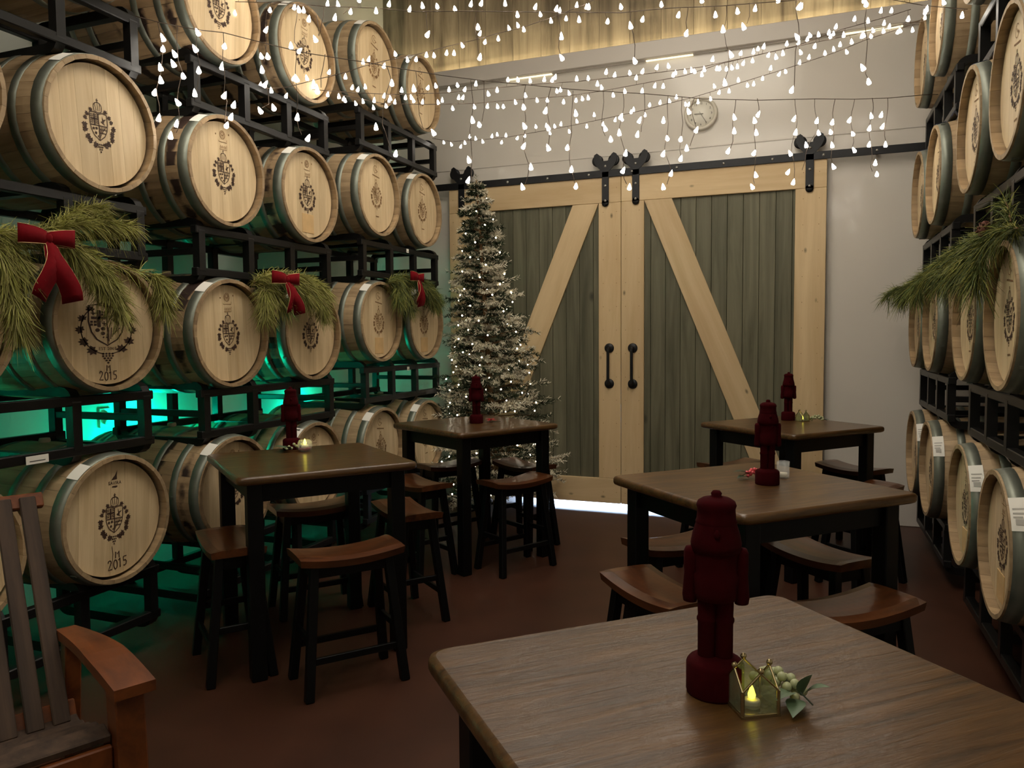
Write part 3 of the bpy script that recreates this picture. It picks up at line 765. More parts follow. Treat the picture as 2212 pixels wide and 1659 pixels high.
# ------------------------------------------------------------------ tables
TS, TH = 0.84, 0.93
def slab(s, z0, z1, r, b, n=5):
    """square slab, rounded corners, softened upper and lower edges"""
    def ring(h, z):
        out = []
        for cx, cy, a0 in ((1, 1, 0), (-1, 1, PI/2), (-1, -1, PI), (1, -1, 1.5*PI)):
            for k in range(n+1):
                a = a0+PI/2*k/n
                out.append((cx*(h-r)+r*math.cos(a), cy*(h-r)+r*math.sin(a), z))
        return out
    prof = [(s/2-b, z0), (s/2-b*.25, z0+b*.4), (s/2, z0+b), (s/2, z1-b), (s/2-b*.3, z1-b*.3), (s/2-b, z1)]
    R = [ring(h, z) for h, z in prof]; m = len(R[0]); vs = [p for q in R for p in q]; fs = []
    for i in range(len(R)-1):
        for k in range(m): fs.append((i*m+k, i*m+(k+1) % m, (i+1)*m+(k+1) % m, (i+1)*m+k))
    mb = MB().add(vs, fs, True)
    mb.add(R[0], [tuple(range(m))[::-1]]); mb.add(R[-1], [tuple(range(m))])
    return mb
TOP = slab(TS, TH-0.038, TH, 0.035, 0.012).mesh('tabletop', MT['ttop'])
TLEG = MB().beam((0, 0, 0), (0, 0, TH-0.036), 0.068, 0.068, bev=0.004).mesh('leg', MT['legs'])
TAPR = MB().box((0, 0, TH-0.036-0.045), (TS-0.22, 0.022, 0.09)).mesh('apron', MT['legs'])
def table(xy, deg, label):
    t = empty('pub_table', (xy[0], xy[1], 0), math.radians(deg), label, 'table', 'square pub tables')
    obj('tabletop', TOP, t)
    q = TS/2-0.085
    for a in (-1, 1):
        for b in (-1, 1): obj('leg', TLEG, t, (a*q, b*q, 0))
    for k in range(4):
        o = obj('apron', TAPR, t, rot=(0, 0, k*PI/2)); a = k*PI/2
        o.location = (math.sin(a)*q, -math.cos(a)*q, 0)
    return t
TAB = {'T1': ((-2.33, 3.21), 51, 'square dark wood pub table in front of the left barrel racks'),
       'T2': ((-2.16, 4.90), 60, 'square dark wood pub table in front of the flocked Christmas tree'),
       'T3': ((-0.10, 5.46), 49, 'farthest square dark wood pub table before the right barn door'),
       'T4': ((-0.185, 3.20), 45, 'square pub table in the middle beside the right barrel racks'),
       'T5': ((-0.08, 1.255), 43, 'nearest square pub table with the glossy worn top, cut by the frame')}
for k, (xy, dg, lb) in TAB.items(): table(xy, dg, lb)

# ------------------------------------------------------------------ saddle stools
SZ, SL, SW = 0.61, 0.465, 0.24
def seat_mesh():
    nx, ny = 14, 6; vs = []; fs = []
    def top(x, y): return SZ-0.022*(1-(2*x/SL)**2)*1.0 - 0.006*(abs(2*y/SW))**4
    for lay in (0, 1):
        for i in range(nx+1):
            for j in range(ny+1):
                x = SL*(i/nx-.5); y = SW*(j/ny-.5)
                e = 0.004 if (lay == 0 and (i in (0, nx) or j in (0, ny))) else 0
                z = top(x, y)-e if lay == 0 else top(x, 0)-0.040
                vs.append((x*(1 if lay == 0 else .985), y*(1 if lay == 0 else .96), z))
    m = (nx+1)*(ny+1); I = lambda l, i, j: l*m+i*(ny+1)+j
    for i in range(nx):
        for j in range(ny):
            fs.append((I(0, i, j), I(0, i+1, j), I(0, i+1, j+1), I(0, i, j+1)))
            fs.append((I(1, i, j), I(1, i, j+1), I(1, i+1, j+1), I(1, i+1, j)))
    for i in range(nx):
        fs.append((I(0, i, 0), I(1, i, 0), I(1, i+1, 0), I(0, i+1, 0))); fs.append((I(0, i, ny), I(0, i+1, ny), I(1, i+1, ny), I(1, i, ny)))
    for j in range(ny):
        fs.append((I(0, 0, j), I(0, 0, j+1), I(1, 0, j+1), I(1, 0, j))); fs.append((I(0, nx, j), I(1, nx, j), I(1, nx, j+1), I(0, nx, j+1)))
    return MB().add(vs, fs, False).mesh('seat', MT['seat'])
SEAT = seat_mesh()
LT, LB_, zt = (0.165, 0.075), (0.215, 0.135), 0.560
def legp(a, b, z):
    t = z/zt; return Vector((a*(LB_[0]+(LT[0]-LB_[0])*t), b*(LB_[1]+(LT[1]-LB_[1])*t), z))
LEGS = [MB().beam(legp(a, b, 0.0), legp(a, b, zt+.012), 0.038, 0.038, bev=0.003).mesh('leg', MT['legs']) for a in (-1, 1) for b in (-1, 1)]
STRL = [MB().beam(legp(-1, b, zz), legp(1, b, zz), 0.018, 0.030, bev=0.002).mesh('stretcher', MT['legs']) for b, zz in ((-1, .16), (1, .16))]
STRS = [MB().beam(legp(a, -1, zz), legp(a, 1, zz), 0.018, 0.030, bev=0.002).mesh('stretcher', MT['legs']) for a in (-1, 1) for zz in (.24,)]
SAPR = [MB().beam(legp(-1, b, zt-.03), legp(1, b, zt-.03), 0.018, 0.05).mesh('apron', MT['legs']) for b in (-1, 1)]+[MB().beam(legp(a, -1, zt-.03), legp(a, 1, zt-.03), 0.018, 0.05).mesh('apron', MT['legs']) for a in (-1, 1)]
def stool(xy, deg, label):
    s = empty('saddle_stool', (xy[0], xy[1], 0), math.radians(deg), label, 'stool', 'saddle stools around the pub tables')
    obj('seat', SEAT, s)
    for m in LEGS: obj('leg', m, s)
    for m in STRL+STRS: obj('stretcher', m, s)
    for m in SAPR: obj('apron', m, s)
STOOLS = [((-1.90, 2.88), 51, 'saddle stool with bright red-brown seat facing the camera at left table'),
          ((-2.50, 2.83), 141, 'saddle stool left of the left table with a dark seat'),
          ((-2.60, 3.62), 51, 'saddle stool behind the left table, beside the barrels'),
          ((-2.05, 3.70), 141, 'saddle stool at the right side of the left table'),
          ((-1.79, 4.71), 60, 'saddle stool in front of the tree table, right side'),
          ((-2.36, 4.43), 150, 'saddle stool in front of the tree table, left side'),
          ((-2.50, 5.17), 60, 'saddle stool behind the tree table, left side'),
          ((-1.95, 5.32), 150, 'saddle stool behind the tree table, right side'),
          ((0.32, 5.92), 139, 'saddle stool on the far right of the farthest table'),
          ((0.33, 5.12), 49, 'saddle stool between the farthest table and the middle table'),
          ((-0.50, 5.80), 49, 'saddle stool behind the farthest table by the barn door'),
          ((-0.52, 5.03), 139, 'saddle stool on the near left of the farthest table'),
          ((-0.54, 3.52), 45, 'saddle stool at the far left of the middle right table'),
          ((-0.50, 2.82), 135, 'saddle stool at the near left of the middle right table'),
          ((0.06, 3.55), 135, 'saddle stool at the far right of the middle right table'),
          ((0.15, 2.86), 45, 'saddle stool at the near right, between nearest and middle tables')]
for s in STOOLS: stool(*s)

# ------------------------------------------------------------------ red flocked nutcracker figures
F = MT['flock']
NC = dict(
    base=MB().lathe([(1e-4, 0), (.046, 0), (.047, .004), (.047, .050), (.043, .056), (.030, .062), (1e-4, .062)], 24).mesh('base', F),
    coat=MB().lathe([(.028, .158), (.034, .160), (.036, .172), (.037, .20), (.034, .205), (.035, .225), (.037, .240), (.032, .252), (1e-4, .254)], 20).mesh('coat', F),
    head=MB().lathe([(.030, .238), (.040, .240), (.041, .252), (.038, .268), (.033, .284), (.031, .292), (1e-4, .292)], 20).mesh('head', F),
    hat=MB().lathe([(.0325, .284), (.0335, .288), (.0315, .292), (.0305, .308), (.0325, .314), (.030, .321), (.022, .326), (.011, .328), (.008, .330), (.009, .334), (.006, .338), (1e-4, .339)], 20).mesh('hat', F),
    leg=MB().lathe([(.0145, .058), (.015, .062), (.015, .118), (.0168, .121), (.0168, .126), (.015, .129), (.016, .16)], 14).mesh('leg', F),
    arm=MB().lathe([(1e-4, -.001), (.011, .002), (.013, .012), (.012, .050), (.0135, .060), (.0145, .086), (.012, .093), (1e-4, .096)], 12).mesh('arm', F),
    face=MB().lathe([(1e-4, -.006), (.004, -.004), (.005, .003), (.002, .009), (1e-4, .010)], 8).mesh('nose', F),
    beard=MB().sphere((0, 0, 0), .014, 10, 6, 1.25).mesh('beard', F))
def nutcracker(loc, rz, label):
    n = empty('nutcracker', loc, rz, label, 'figurine', 'red nutcracker figurines on the tables')
    obj('base', NC['base'], n); obj('coat', NC['coat'], n)
    h = obj('head', NC['head'], n); obj('hat', NC['hat'], n)
    for s in (-1, 1):
        obj('leg', NC['leg'], n, (s*.0135, 0, 0))
        obj('arm', NC['arm'], n, (s*.0415, 0, .150), (0, -s*.05, 0))
    obj('nose', NC['face'], h, (0, -.038, .272)); obj('beard', NC['beard'], h, (0, -.030, .244), scale=(1.1, .6, 1))
nutcracker((-0.135, 1.285, TH), 0.15, 'red flocked nutcracker on the nearest table beside the glass lantern')
nutcracker((-0.14, 3.21, TH), 0.3, 'red flocked nutcracker on the middle table with pink berries')
nutcracker((-0.115, 5.72, TH), 0.2, 'red flocked nutcracker on the farthest table by the barn door')
nutcracker((-2.15, 4.91, TH), 0.5, 'red flocked nutcracker on the table in front of the tree')
nutcracker((-2.60, 3.44, TH), 0.7, 'red flocked nutcracker on the left table before the barrels')

# ------------------------------------------------------------------ lanterns, votives and berry sprigs
def flame(parent, z, s=1.0):
    cup = MB().lathe([(1e-4, 0), (.016*s, 0), (.016*s, .012*s), (.014*s, .014*s), (1e-4, .013*s)], 14).build('tealight', MT['wax'], parent, (0, 0, z))
    MB().lathe([(1e-4, 0), (.0065*s, .004*s), (.0078*s, .010*s), (.004*s, .022*s), (1e-4, .030*s)], 10).build('flame', MT['flame'], cup, (0, 0, .013*s))
def lantern(loc, rz, label, s=1.0):
    L = empty('glass_lantern', loc, rz, label, 'lantern', 'gabled glass lanterns')
    h, e, g = .036*s, .050*s, .084*s
    MB().box((0, 0, .002), (2*h+.006, 2*h+.006, .004)).build('base_plate', MT['brass'], L)
    pent = [(-h, .004), (h, .004), (h, e), (0, g), (-h, e)]
    for k in range(4):
        a = k*PI/2
        M = Matrix.Rotation(a, 3, 'Z') @ Matrix(((1, 0, 0), (0, 0, -1), (0, 1, 0)))
        MB().prism(pent, h-.0012, h+.0004, M).build('glass_pane', MT['glassm'], L)
        Rz = Matrix.Rotation(a, 3, 'Z'); T = lambda x, z: tuple(Rz @ Vector((x, -h, z)))
        MB().tube([T(-h, e), T(0, g)], .0023*s, 6).tube([T(h, e), T(0, g)], .0023*s, 6).build('gable_rod', MT['brass'], L)
        MB().tube([T(-h, .003), T(-h, e)], .0038*s, 6).build('corner_post', MT['brass'], L)
        MB().tube([T(-h, .004), T(h, .004)], .002*s, 6).build('bottom_rod', MT['brass'], L)
        MB().sphere(T(0, g+.005*s), .0062*s, 10, 8).build('ball_finial', MT['brass'], L)
    flame(L, .004, s)
lantern((-0.074, 1.245, TH), math.radians(30), 'brass-edged glass lantern with four gables on the nearest table', 0.82)
lantern((-0.02, 5.66, TH), math.radians(40), 'small glass lantern with yellow flame on the farthest table', 0.85)

def leaf_mb(L, W, curl=0.3):
    mb = MB(); n = 6; vs = []; fs = []
    for i in range(n+1):
        t = i/n; w = W*math.sin(PI*min(t*1.02+.02, 1))**.8*(1-.25*t)
        x = L*t; z = curl*L*(t-t*t)*1.2
        for s, dz in ((-1, .12), (0, 0), (1, .12)): vs.append((x, s*w/2, z+dz*w))
    for i in range(n):
        for k in range(2): fs.append((i*3+k, (i+1)*3+k, (i+1)*3+k+1, i*3+k+1))
    return mb.add(vs, fs, True)
LEAF = leaf_mb(.055, .034).mesh('leaf', MT['leaf']); LEAFD = leaf_mb(.06, .034).mesh('leaf', MT['leafd']); PETAL = leaf_mb(.045, .018).mesh('petal', MT['petal'])
BG = MB().sphere((0, 0, 0), .0078, 10, 8).mesh('berry', MT['berryg']); BP = MB().sphere((0, 0, 0), .0072, 10, 8).mesh('berry', MT['berryp'])
def sprig(loc, rz, label, berry, leafm, nb_, leaves, length=.075, stem=True):
    s = empty('berry_sprig', loc, rz, label, 'decoration', 'berry sprigs on the tables')
    pts = [(t*length*1.25, 0.004*math.sin(t*5), .008+.022*math.sin(PI*min(t, 1))) for t in (0, .25, .5, .75, 1.0)]
    MB().tube(pts, .0013, 5).build('stem', MT['leafd'], s)
    for k in range(nb_):
        t = k/nb_; a = k*2.4
        obj('berry', berry, s, (t*length, .011*math.cos(a), .010+.018*math.sin(PI*t)+.009*math.sin(a)+.004))
    for (x, y, z, az, el, sc_) in leaves:
        o = obj('leaf', leafm, s, (x, y, z), (0, -el, az)); o.scale = (sc_, sc_, sc_)
    return s
sprig((-0.075, 1.325, TH), math.radians(-28), 'pale green berry sprig with grey-green leaves behind the glass lantern', BG, LEAF, 22,
      [(.085, 0, .015, -.3, 1.1, .9), (.075, -.012, .02, -1.5, .1, 1.0), (.085, -.012, .012, -1.2, -.1, 1.0), (.09, .0, .02, .2, .5, .8)], .085)
sprig((-0.155, 3.32, TH), math.radians(190), 'frosted pink berry sprig with a dark leaf on the middle table', BP, LEAFD, 20, [(.06, .0, .02, .2, .1, 1.2), (.07, .012, .008, .8, 0, 1.1)], .075)
sprig((0.03, 5.70, TH), math.radians(-10), 'pale green berry sprig beside the lantern on the farthest table', BG, LEAF, 18, [(.05, 0, .01, .3, .1, .9), (.08, 0, .01, -.4, .1, .9)], .09)
pf = empty('red_flower_pick', (-2.075, 4.99, TH), 0.4, 'red petalled flower pick beside the nutcracker on the tree table', 'decoration')
for k in range(9): obj('petal', PETAL, pf, (0, 0, .008+.002*(k % 3)), (0, -(.1+.25*(k % 2)), k*.7))
MB().tube([(-.03, 0, .004), (.03, .01, .004), (.07, .02, .003)], .0015, 5).build('stem', MT['leafd'], pf)
sprig((-2.565, 3.35, TH), math.radians(35), 'grey-green leaf sprig with pale berries on the left table', BG, LEAF, 8, [(.0, 0, .012, 2.9, .2, 1.4), (.02, -.01, .012, -2.2, .25, 1.4), (.05, .01, .012, .3, .2, 1.2), (.0, .02, .01, 2.2, .1, 1.2), (.06, -.01, .01, -.6, .1, 1.0)], .10)
vt = empty('votive_candle', (-2.475, 3.385, TH), 0, 'round clear votive glass with a lit candle on the left table', 'candle')
MB().lathe([(.020, .001), (.034, .010), (.040, .030), (.037, .050), (.031, .062), (.0295, .062), (.035, .049), (.0375, .030), (.032, .012), (.018, .004)], 20).build('glass_bowl', MT['clear'], vt)
MB().lathe([(1e-4, .005), (.024, .007), (.031, .014), (.031, .020), (1e-4, .020)], 16).build('wax', MT['redwax'], vt)
flame(vt, .020, 1.15)
v2 = empty('votive_glass', (-0.085, 3.37, TH), 0, 'clear straight votive glass behind the nutcracker on the middle table', 'candle')
MB().lathe([(1e-4, .001), (.024, .001), (.026, .004), (.026, .070), (.0245, .070), (.0245, .006), (1e-4, .005)], 20).build('glass_cup', MT['clear'], v2)
MB().lathe([(1e-4, .006), (.018, .006), (.018, .022), (1e-4, .022)], 14).build('tealight', MT['wax'], v2)

# ------------------------------------------------------------------ fairy lights
STRANDS = {
 'K1': ([(-3.00,2.85,3.06),(-2.91,2.92,3.04),(-2.77,3.02,3.02),(-2.68,3.09,3.02),(-2.53,3.21,2.99),(-2.38,3.32,2.96),(-2.26,3.41,2.95),(-2.12,3.52,2.94),(-2.05,3.57,2.93),(-1.82,3.75,2.91),(-1.63,3.89,2.90),(-1.45,4.03,2.90),(-1.24,4.20,2.90),(-1.09,4.30,2.90),(-0.88,4.47,2.91),(-0.68,4.62,2.91),(-0.59,4.69,2.91),(-0.30,4.91,2.93),(0.03,5.16,2.97),(0.25,5.33,2.99),(0.47,5.50,3.02),(0.69,5.66,3.06),(0.77,5.72,3.07)],
   [[(-2.91,2.92,3.04),(-2.90,2.93,2.97),(-2.90,2.93,2.92),(-2.91,2.92,2.83),(-2.91,2.92,2.77),(-2.93,2.90,2.71),(-2.92,2.91,2.59)],
    [(-2.84,2.97,3.03),(-2.86,2.96,2.90),(-2.86,2.95,2.85),(-2.83,2.98,2.80),(-2.85,2.96,2.67),(-2.86,2.96,2.57),(-2.88,2.94,2.51)],
    [(-2.77,3.02,3.02),(-2.77,3.02,3.01),(-2.78,3.01,2.93),(-2.77,3.02,2.83),(-2.79,3.01,2.72)],
    [(-2.68,3.09,3.02),(-2.68,3.10,2.96),(-2.69,3.09,2.86),(-2.68,3.09,2.72),(-2.65,3.12,2.68),(-2.66,3.11,2.62),(-2.68,3.10,2.58)],
    [(-2.53,3.21,2.98),(-2.52,3.22,2.93),(-2.54,3.20,2.86),(-2.53,3.21,2.79),(-2.50,3.23,2.68),(-2.55,3.19,2.66)],
    [(-2.41,3.30,2.96),(-2.41,3.30,2.83),(-2.41,3.30,2.64),(-2.37,3.33,2.54)],
    [(-2.30,3.38,2.96),(-2.33,3.36,2.78)],
    [(-2.05,3.57,2.93),(-2.03,3.59,2.85),(-2.10,3.54,2.62),(-2.02,3.60,2.49)],
    [(-1.93,3.67,2.92),(-1.94,3.66,2.83),(-1.86,3.72,2.61)],
    [(-1.69,3.85,2.90),(-1.69,3.85,2.69),(-1.71,3.84,2.48),(-1.71,3.83,2.37)],
    [(-1.63,3.89,2.90),(-1.66,3.87,2.67)],
    [(-1.45,4.03,2.90),(-1.46,4.02,2.78),(-1.46,4.03,2.68),(-1.46,4.02,2.57),(-1.43,4.05,2.46),(-1.47,4.02,2.35)],
    [(-1.34,4.12,2.90),(-1.36,4.10,2.77),(-1.35,4.11,2.68),(-1.35,4.11,2.57)],
    [(-1.24,4.20,2.89),(-1.22,4.21,2.77),(-1.26,4.18,2.58),(-1.24,4.19,2.46),(-1.22,4.21,2.37)],
    [(-1.09,4.30,2.90),(-1.08,4.32,2.70),(-1.05,4.33,2.64)],
    [(-0.99,4.38,2.90),(-1.00,4.37,2.77),(-1.01,4.37,2.68),(-0.98,4.40,2.57),(-0.99,4.38,2.47),(-0.96,4.41,2.38)],
    [(-0.88,4.47,2.91),(-0.91,4.45,2.76),(-0.92,4.44,2.68)],
    [(-0.76,4.56,2.91),(-0.79,4.54,2.77),(-0.77,4.55,2.67),(-0.79,4.54,2.58),(-0.75,4.57,2.47),(-0.79,4.54,2.39)],
    [(-0.69,4.61,2.91),(-0.70,4.60,2.67),(-0.70,4.61,2.56)],
    [(-0.63,4.66,2.91),(-0.66,4.63,2.83),(-0.62,4.67,2.73),(-0.67,4.63,2.62)],
    [(-0.42,4.82,2.92),(-0.42,4.82,2.82),(-0.42,4.82,2.74),(-0.45,4.79,2.62)],
    [(-0.30,4.91,2.94),(-0.29,4.92,2.85),(-0.31,4.90,2.81),(-0.30,4.91,2.74),(-0.31,4.90,2.62),(-0.30,4.91,2.49),(-0.32,4.90,2.42)],
    [(-0.08,5.08,2.96),(-0.09,5.07,2.84),(-0.08,5.08,2.76),(-0.11,5.05,2.63),(-0.09,5.07,2.46)],
    [(0.03,5.16,2.97),(0.04,5.17,2.84),(0.05,5.18,2.77),(-0.02,5.13,2.69),(-0.12,5.05,2.52)],
    [(0.14,5.25,2.98),(0.13,5.24,2.84),(0.12,5.23,2.78),(0.13,5.24,2.70),(0.14,5.25,2.57)],
    [(0.25,5.33,2.99),(0.23,5.31,2.86),(0.25,5.33,2.78),(0.26,5.34,2.68)],
    [(0.36,5.42,3.01),(0.36,5.42,2.90),(0.35,5.40,2.82),(0.35,5.40,2.72),(0.39,5.44,2.61),(0.40,5.44,2.54)],
    [(0.46,5.49,3.02),(0.42,5.46,2.91),(0.43,5.47,2.84),(0.45,5.49,2.73)]]),
 'K2': ([(-3.01,6.00,3.23),(-2.82,5.98,3.18),(-2.53,5.95,3.16),(-2.28,5.92,3.15),(-2.03,5.90,3.16),(-1.71,5.86,3.17),(-1.41,5.83,3.19),(-1.15,5.81,3.21),(-0.98,5.79,3.23),(-0.78,5.77,3.25),(-0.59,5.75,3.28),(-0.40,5.73,3.31),(-0.14,5.70,3.35),(0.14,5.67,3.40),(0.33,5.65,3.45),(0.55,5.63,3.49),(0.68,5.61,3.51)],
   []),
 'K3': ([(-3.02,4.60,3.20),(-2.83,4.64,3.15),(-2.71,4.67,3.12),(-2.42,4.74,3.10),(-2.11,4.81,3.09),(-1.80,4.88,3.10),(-1.50,4.96,3.11),(-1.27,5.01,3.13),(-0.98,5.08,3.17),(-0.76,5.13,3.20),(-0.55,5.18,3.26),(-0.28,5.24,3.31),(0.01,5.31,3.36),(0.32,5.39,3.41),(0.59,5.45,3.45),(0.66,5.47,3.47)],
   []),
 'K4': ([(-3.06,4.18,3.12),(-2.71,4.28,3.08),(-2.45,4.36,3.06),(-2.14,4.45,3.06),(-1.97,4.50,3.07),(-1.65,4.59,3.09),(-1.34,4.68,3.10),(-1.06,4.76,3.12),(-0.72,4.86,3.15),(-0.62,4.89,3.16),(-0.35,4.97,3.21),(-0.09,5.04,3.26),(0.17,5.12,3.35),(0.41,5.19,3.41),(0.55,5.23,3.45)],
   []),
 'K5': ([(-3.02,3.74,2.98),(-2.86,3.83,3.00),(-2.69,3.93,3.06),(-2.57,4.00,3.10),(-2.48,4.05,3.14),(-2.36,4.12,3.18),(-2.18,4.22,3.23),(-2.05,4.30,3.28),(-1.91,4.37,3.32),(-1.79,4.45,3.37),(-1.66,4.52,3.41),(-1.49,4.61,3.48),(-1.32,4.72,3.57),(-1.14,4.82,3.68)],
   []),
 'K6': ([(-2.98,3.51,3.38),(-2.72,3.58,3.36),(-2.48,3.65,3.33),(-2.23,3.72,3.31),(-1.99,3.79,3.28),(-1.74,3.86,3.27),(-1.32,3.99,3.25),(-0.94,4.10,3.23),(-0.71,4.16,3.24),(-0.44,4.24,3.24),(-0.21,4.31,3.25),(0.10,4.40,3.26),(0.37,4.48,3.24),(0.54,4.53,3.20),(0.74,4.58,3.17)],
   [[(-2.96,3.51,3.38),(-2.96,3.51,3.32),(-3.08,3.48,3.28)],
    [(-2.78,3.56,3.36),(-2.79,3.56,3.22),(-2.82,3.55,3.08)],
    [(-2.62,3.61,3.35),(-2.61,3.61,3.32),(-2.66,3.60,3.13),(-2.61,3.61,3.10)],
    [(-2.48,3.65,3.33),(-2.53,3.64,3.16),(-2.56,3.63,3.27)],
    [(-2.33,3.69,3.32),(-2.42,3.67,3.27)],
    [(-1.93,3.81,3.28),(-1.93,3.81,3.16)],
    [(-1.68,3.88,3.26),(-1.67,3.89,3.19),(-1.66,3.89,3.03)],
    [(-1.26,4.00,3.24),(-1.24,4.01,3.12),(-1.24,4.01,3.01)],
    [(-0.88,4.11,3.23),(-0.89,4.11,3.16),(-0.87,4.12,2.98)],
    [(-0.61,4.19,3.24),(-0.61,4.19,3.11)],
    [(-0.42,4.25,3.24),(-0.43,4.24,3.12),(-0.39,4.25,2.99),(-0.42,4.25,2.85)],
    [(-0.30,4.28,3.25),(-0.33,4.27,3.13)],
    [(-0.07,4.35,3.25),(-0.06,4.35,3.22),(-0.07,4.35,3.07),(-0.09,4.34,2.80)],
    [(0.27,4.45,3.25),(0.26,4.44,3.22),(0.25,4.44,2.90),(0.28,4.45,2.83)]]),
}

BULB = MB().lathe([(1e-4, .019), (.0052, .010), (.0108, -.009), (.0084, -.0145), (1e-4, -.0155)], 6).mesh('bulb', MT['bulb'])
SOCK = None
def resample(pts, step):
    out = []; P = [Vector(p) for p in pts]; acc = 0.0; nxt = step*.5
    for a, b in zip(P[:-1], P[1:]):
        L = (b-a).length
        while nxt <= acc+L:
            out.append(a+(b-a)*((nxt-acc)/L)); nxt += step*random.uniform(.55, 1.45)
        acc += L
    return out
SLAB = {'K1': 'icicle fairy lights on a sagging wire with hanging drops across the room',
        'K2': 'lowest dense fairy light strand rising from the tree-side rack to the right',
        'K3': 'middle dense fairy light strand crossing the white wall below its neighbour',
        'K4': 'dense fairy light strand just above the middle strand, rising to the right',
        'K5': 'fairy light strand climbing from the left barrels past the cladding to the ceiling',
        'K6': 'topmost fairy light strand with hanging drops along the upper frame edge'}
for key, (path, drops) in STRANDS.items():
    st = empty('fairy_light_strand', path[0], 0, SLAB[key], 'string lights', 'fairy light strands across the room')
    o0 = Vector(path[0])
    MB().tube([Vector(p)-o0 for p in path], .0022, 4).build('wire', MT['wire'], st)
    if key != 'K1':
        stub = MB()
        for p in resample(path, {'K6': .085, 'K5': .068}.get(key, .062)):
            dz = random.choice((-1, 1))*random.uniform(.012, .045)
            q = p-o0+Vector((random.uniform(-.015, .015), random.uniform(-.015, .015), dz))
            obj('bulb', BULB, st, q, (random.uniform(-.35, .35), random.uniform(-.35, .35), random.uniform(0, 6)))
            stub.tube([p-o0, q], .0013, 3, cap=False)
        tag(stub.build('bulb_stub', MT['wire'], st), kind='stuff')
    for d in drops:
        top = Vector(d[0]); pts = [Vector(p) for p in d[1:]]
        line = [top-o0]; zc = top.z
        wire = [top]
        for p in pts:
            wire.append(Vector((top.x+(p.x-top.x)*.45+.006*math.sin(9*p.z), top.y+(p.y-top.y)*.45, p.z+.015)))
        for p in pts:
            obj('bulb', BULB, st, p-o0, (random.uniform(-.5, .5), random.uniform(-.5, .5), random.uniform(0, 6)), (1.15, 1.15, 1.15))
        # smooth the drop wire a little
        w2 = []
        for a, b in zip(wire[:-1], wire[1:]):
            for t in (0, .33, .66):
                c_ = a+(b-a)*t; w2.append(c_-o0+Vector((.008*math.sin(c_.z*23+c_.x*7), 0, 0)))
        w2.append(wire[-1]-o0)
        MB().tube(w2, .0019, 4).build('drop_wire', MT['wire'], st)

# ------------------------------------------------------------------ flocked Christmas tree
def strips(P0, D, Lh, Wd, Nn=None):
    """many thin blades: base points, unit directions, lengths, widths -> verts, faces"""
    n = len(P0); S = np.cross(D, rng.normal(size=(n, 3))); S /= np.linalg.norm(S, axis=1, keepdims=True)+1e-9
    a = P0-S*(Wd[:, None]/2); b = P0+S*(Wd[:, None]/2); c = P0+D*Lh[:, None]+S*(Wd[:, None]*.3); d = P0+D*Lh[:, None]-S*(Wd[:, None]*.3)
    V = np.stack([a, b, c, d], 1).reshape(-1, 3)
    return V, np.arange(4*n).reshape(n, 4)
def blade_mesh(name, parts, mat):
    Vs = []; Fs = []; k = 0
    for V, Fc in parts: Vs.append(V); Fs.append(Fc+k); k += len(V)
    V = np.concatenate(Vs); Fc = np.concatenate(Fs)
    me = bpy.data.meshes.new(name); nf, sides = Fc.shape
    me.vertices.add(len(V)); me.vertices.foreach_set('co', V.astype(np.float32).ravel())
    me.loops.add(nf*sides); me.loops.foreach_set('vertex_index', Fc.astype(np.int32).ravel())
    me.polygons.add(nf); me.polygons.foreach_set('loop_start', np.arange(0, nf*sides, sides, dtype=np.int32))
    me.materials.append(mat); me.update(calc_edges=True); return me
TX, TY = -2.50, 6.14; TTOP = 2.88
tree = empty('christmas_tree', (TX, TY, 0), 0, 'slim snow-flocked Christmas tree with warm lights beside the barn doors', 'christmas tree')
def axis(z): return np.array([-.165*(z/TTOP)**1.1, 0.0, z])
MB().tube([tuple(axis(z)) for z in (0.0, .8, 1.6, 2.3, TTOP)], [.035, .03, .022, .014, .005], 8).build('trunk', MT['twig'], tree)
br = MB(); gP = [[], [], [], []]; sP = [[], [], [], []]; tips = []
nlev = 44
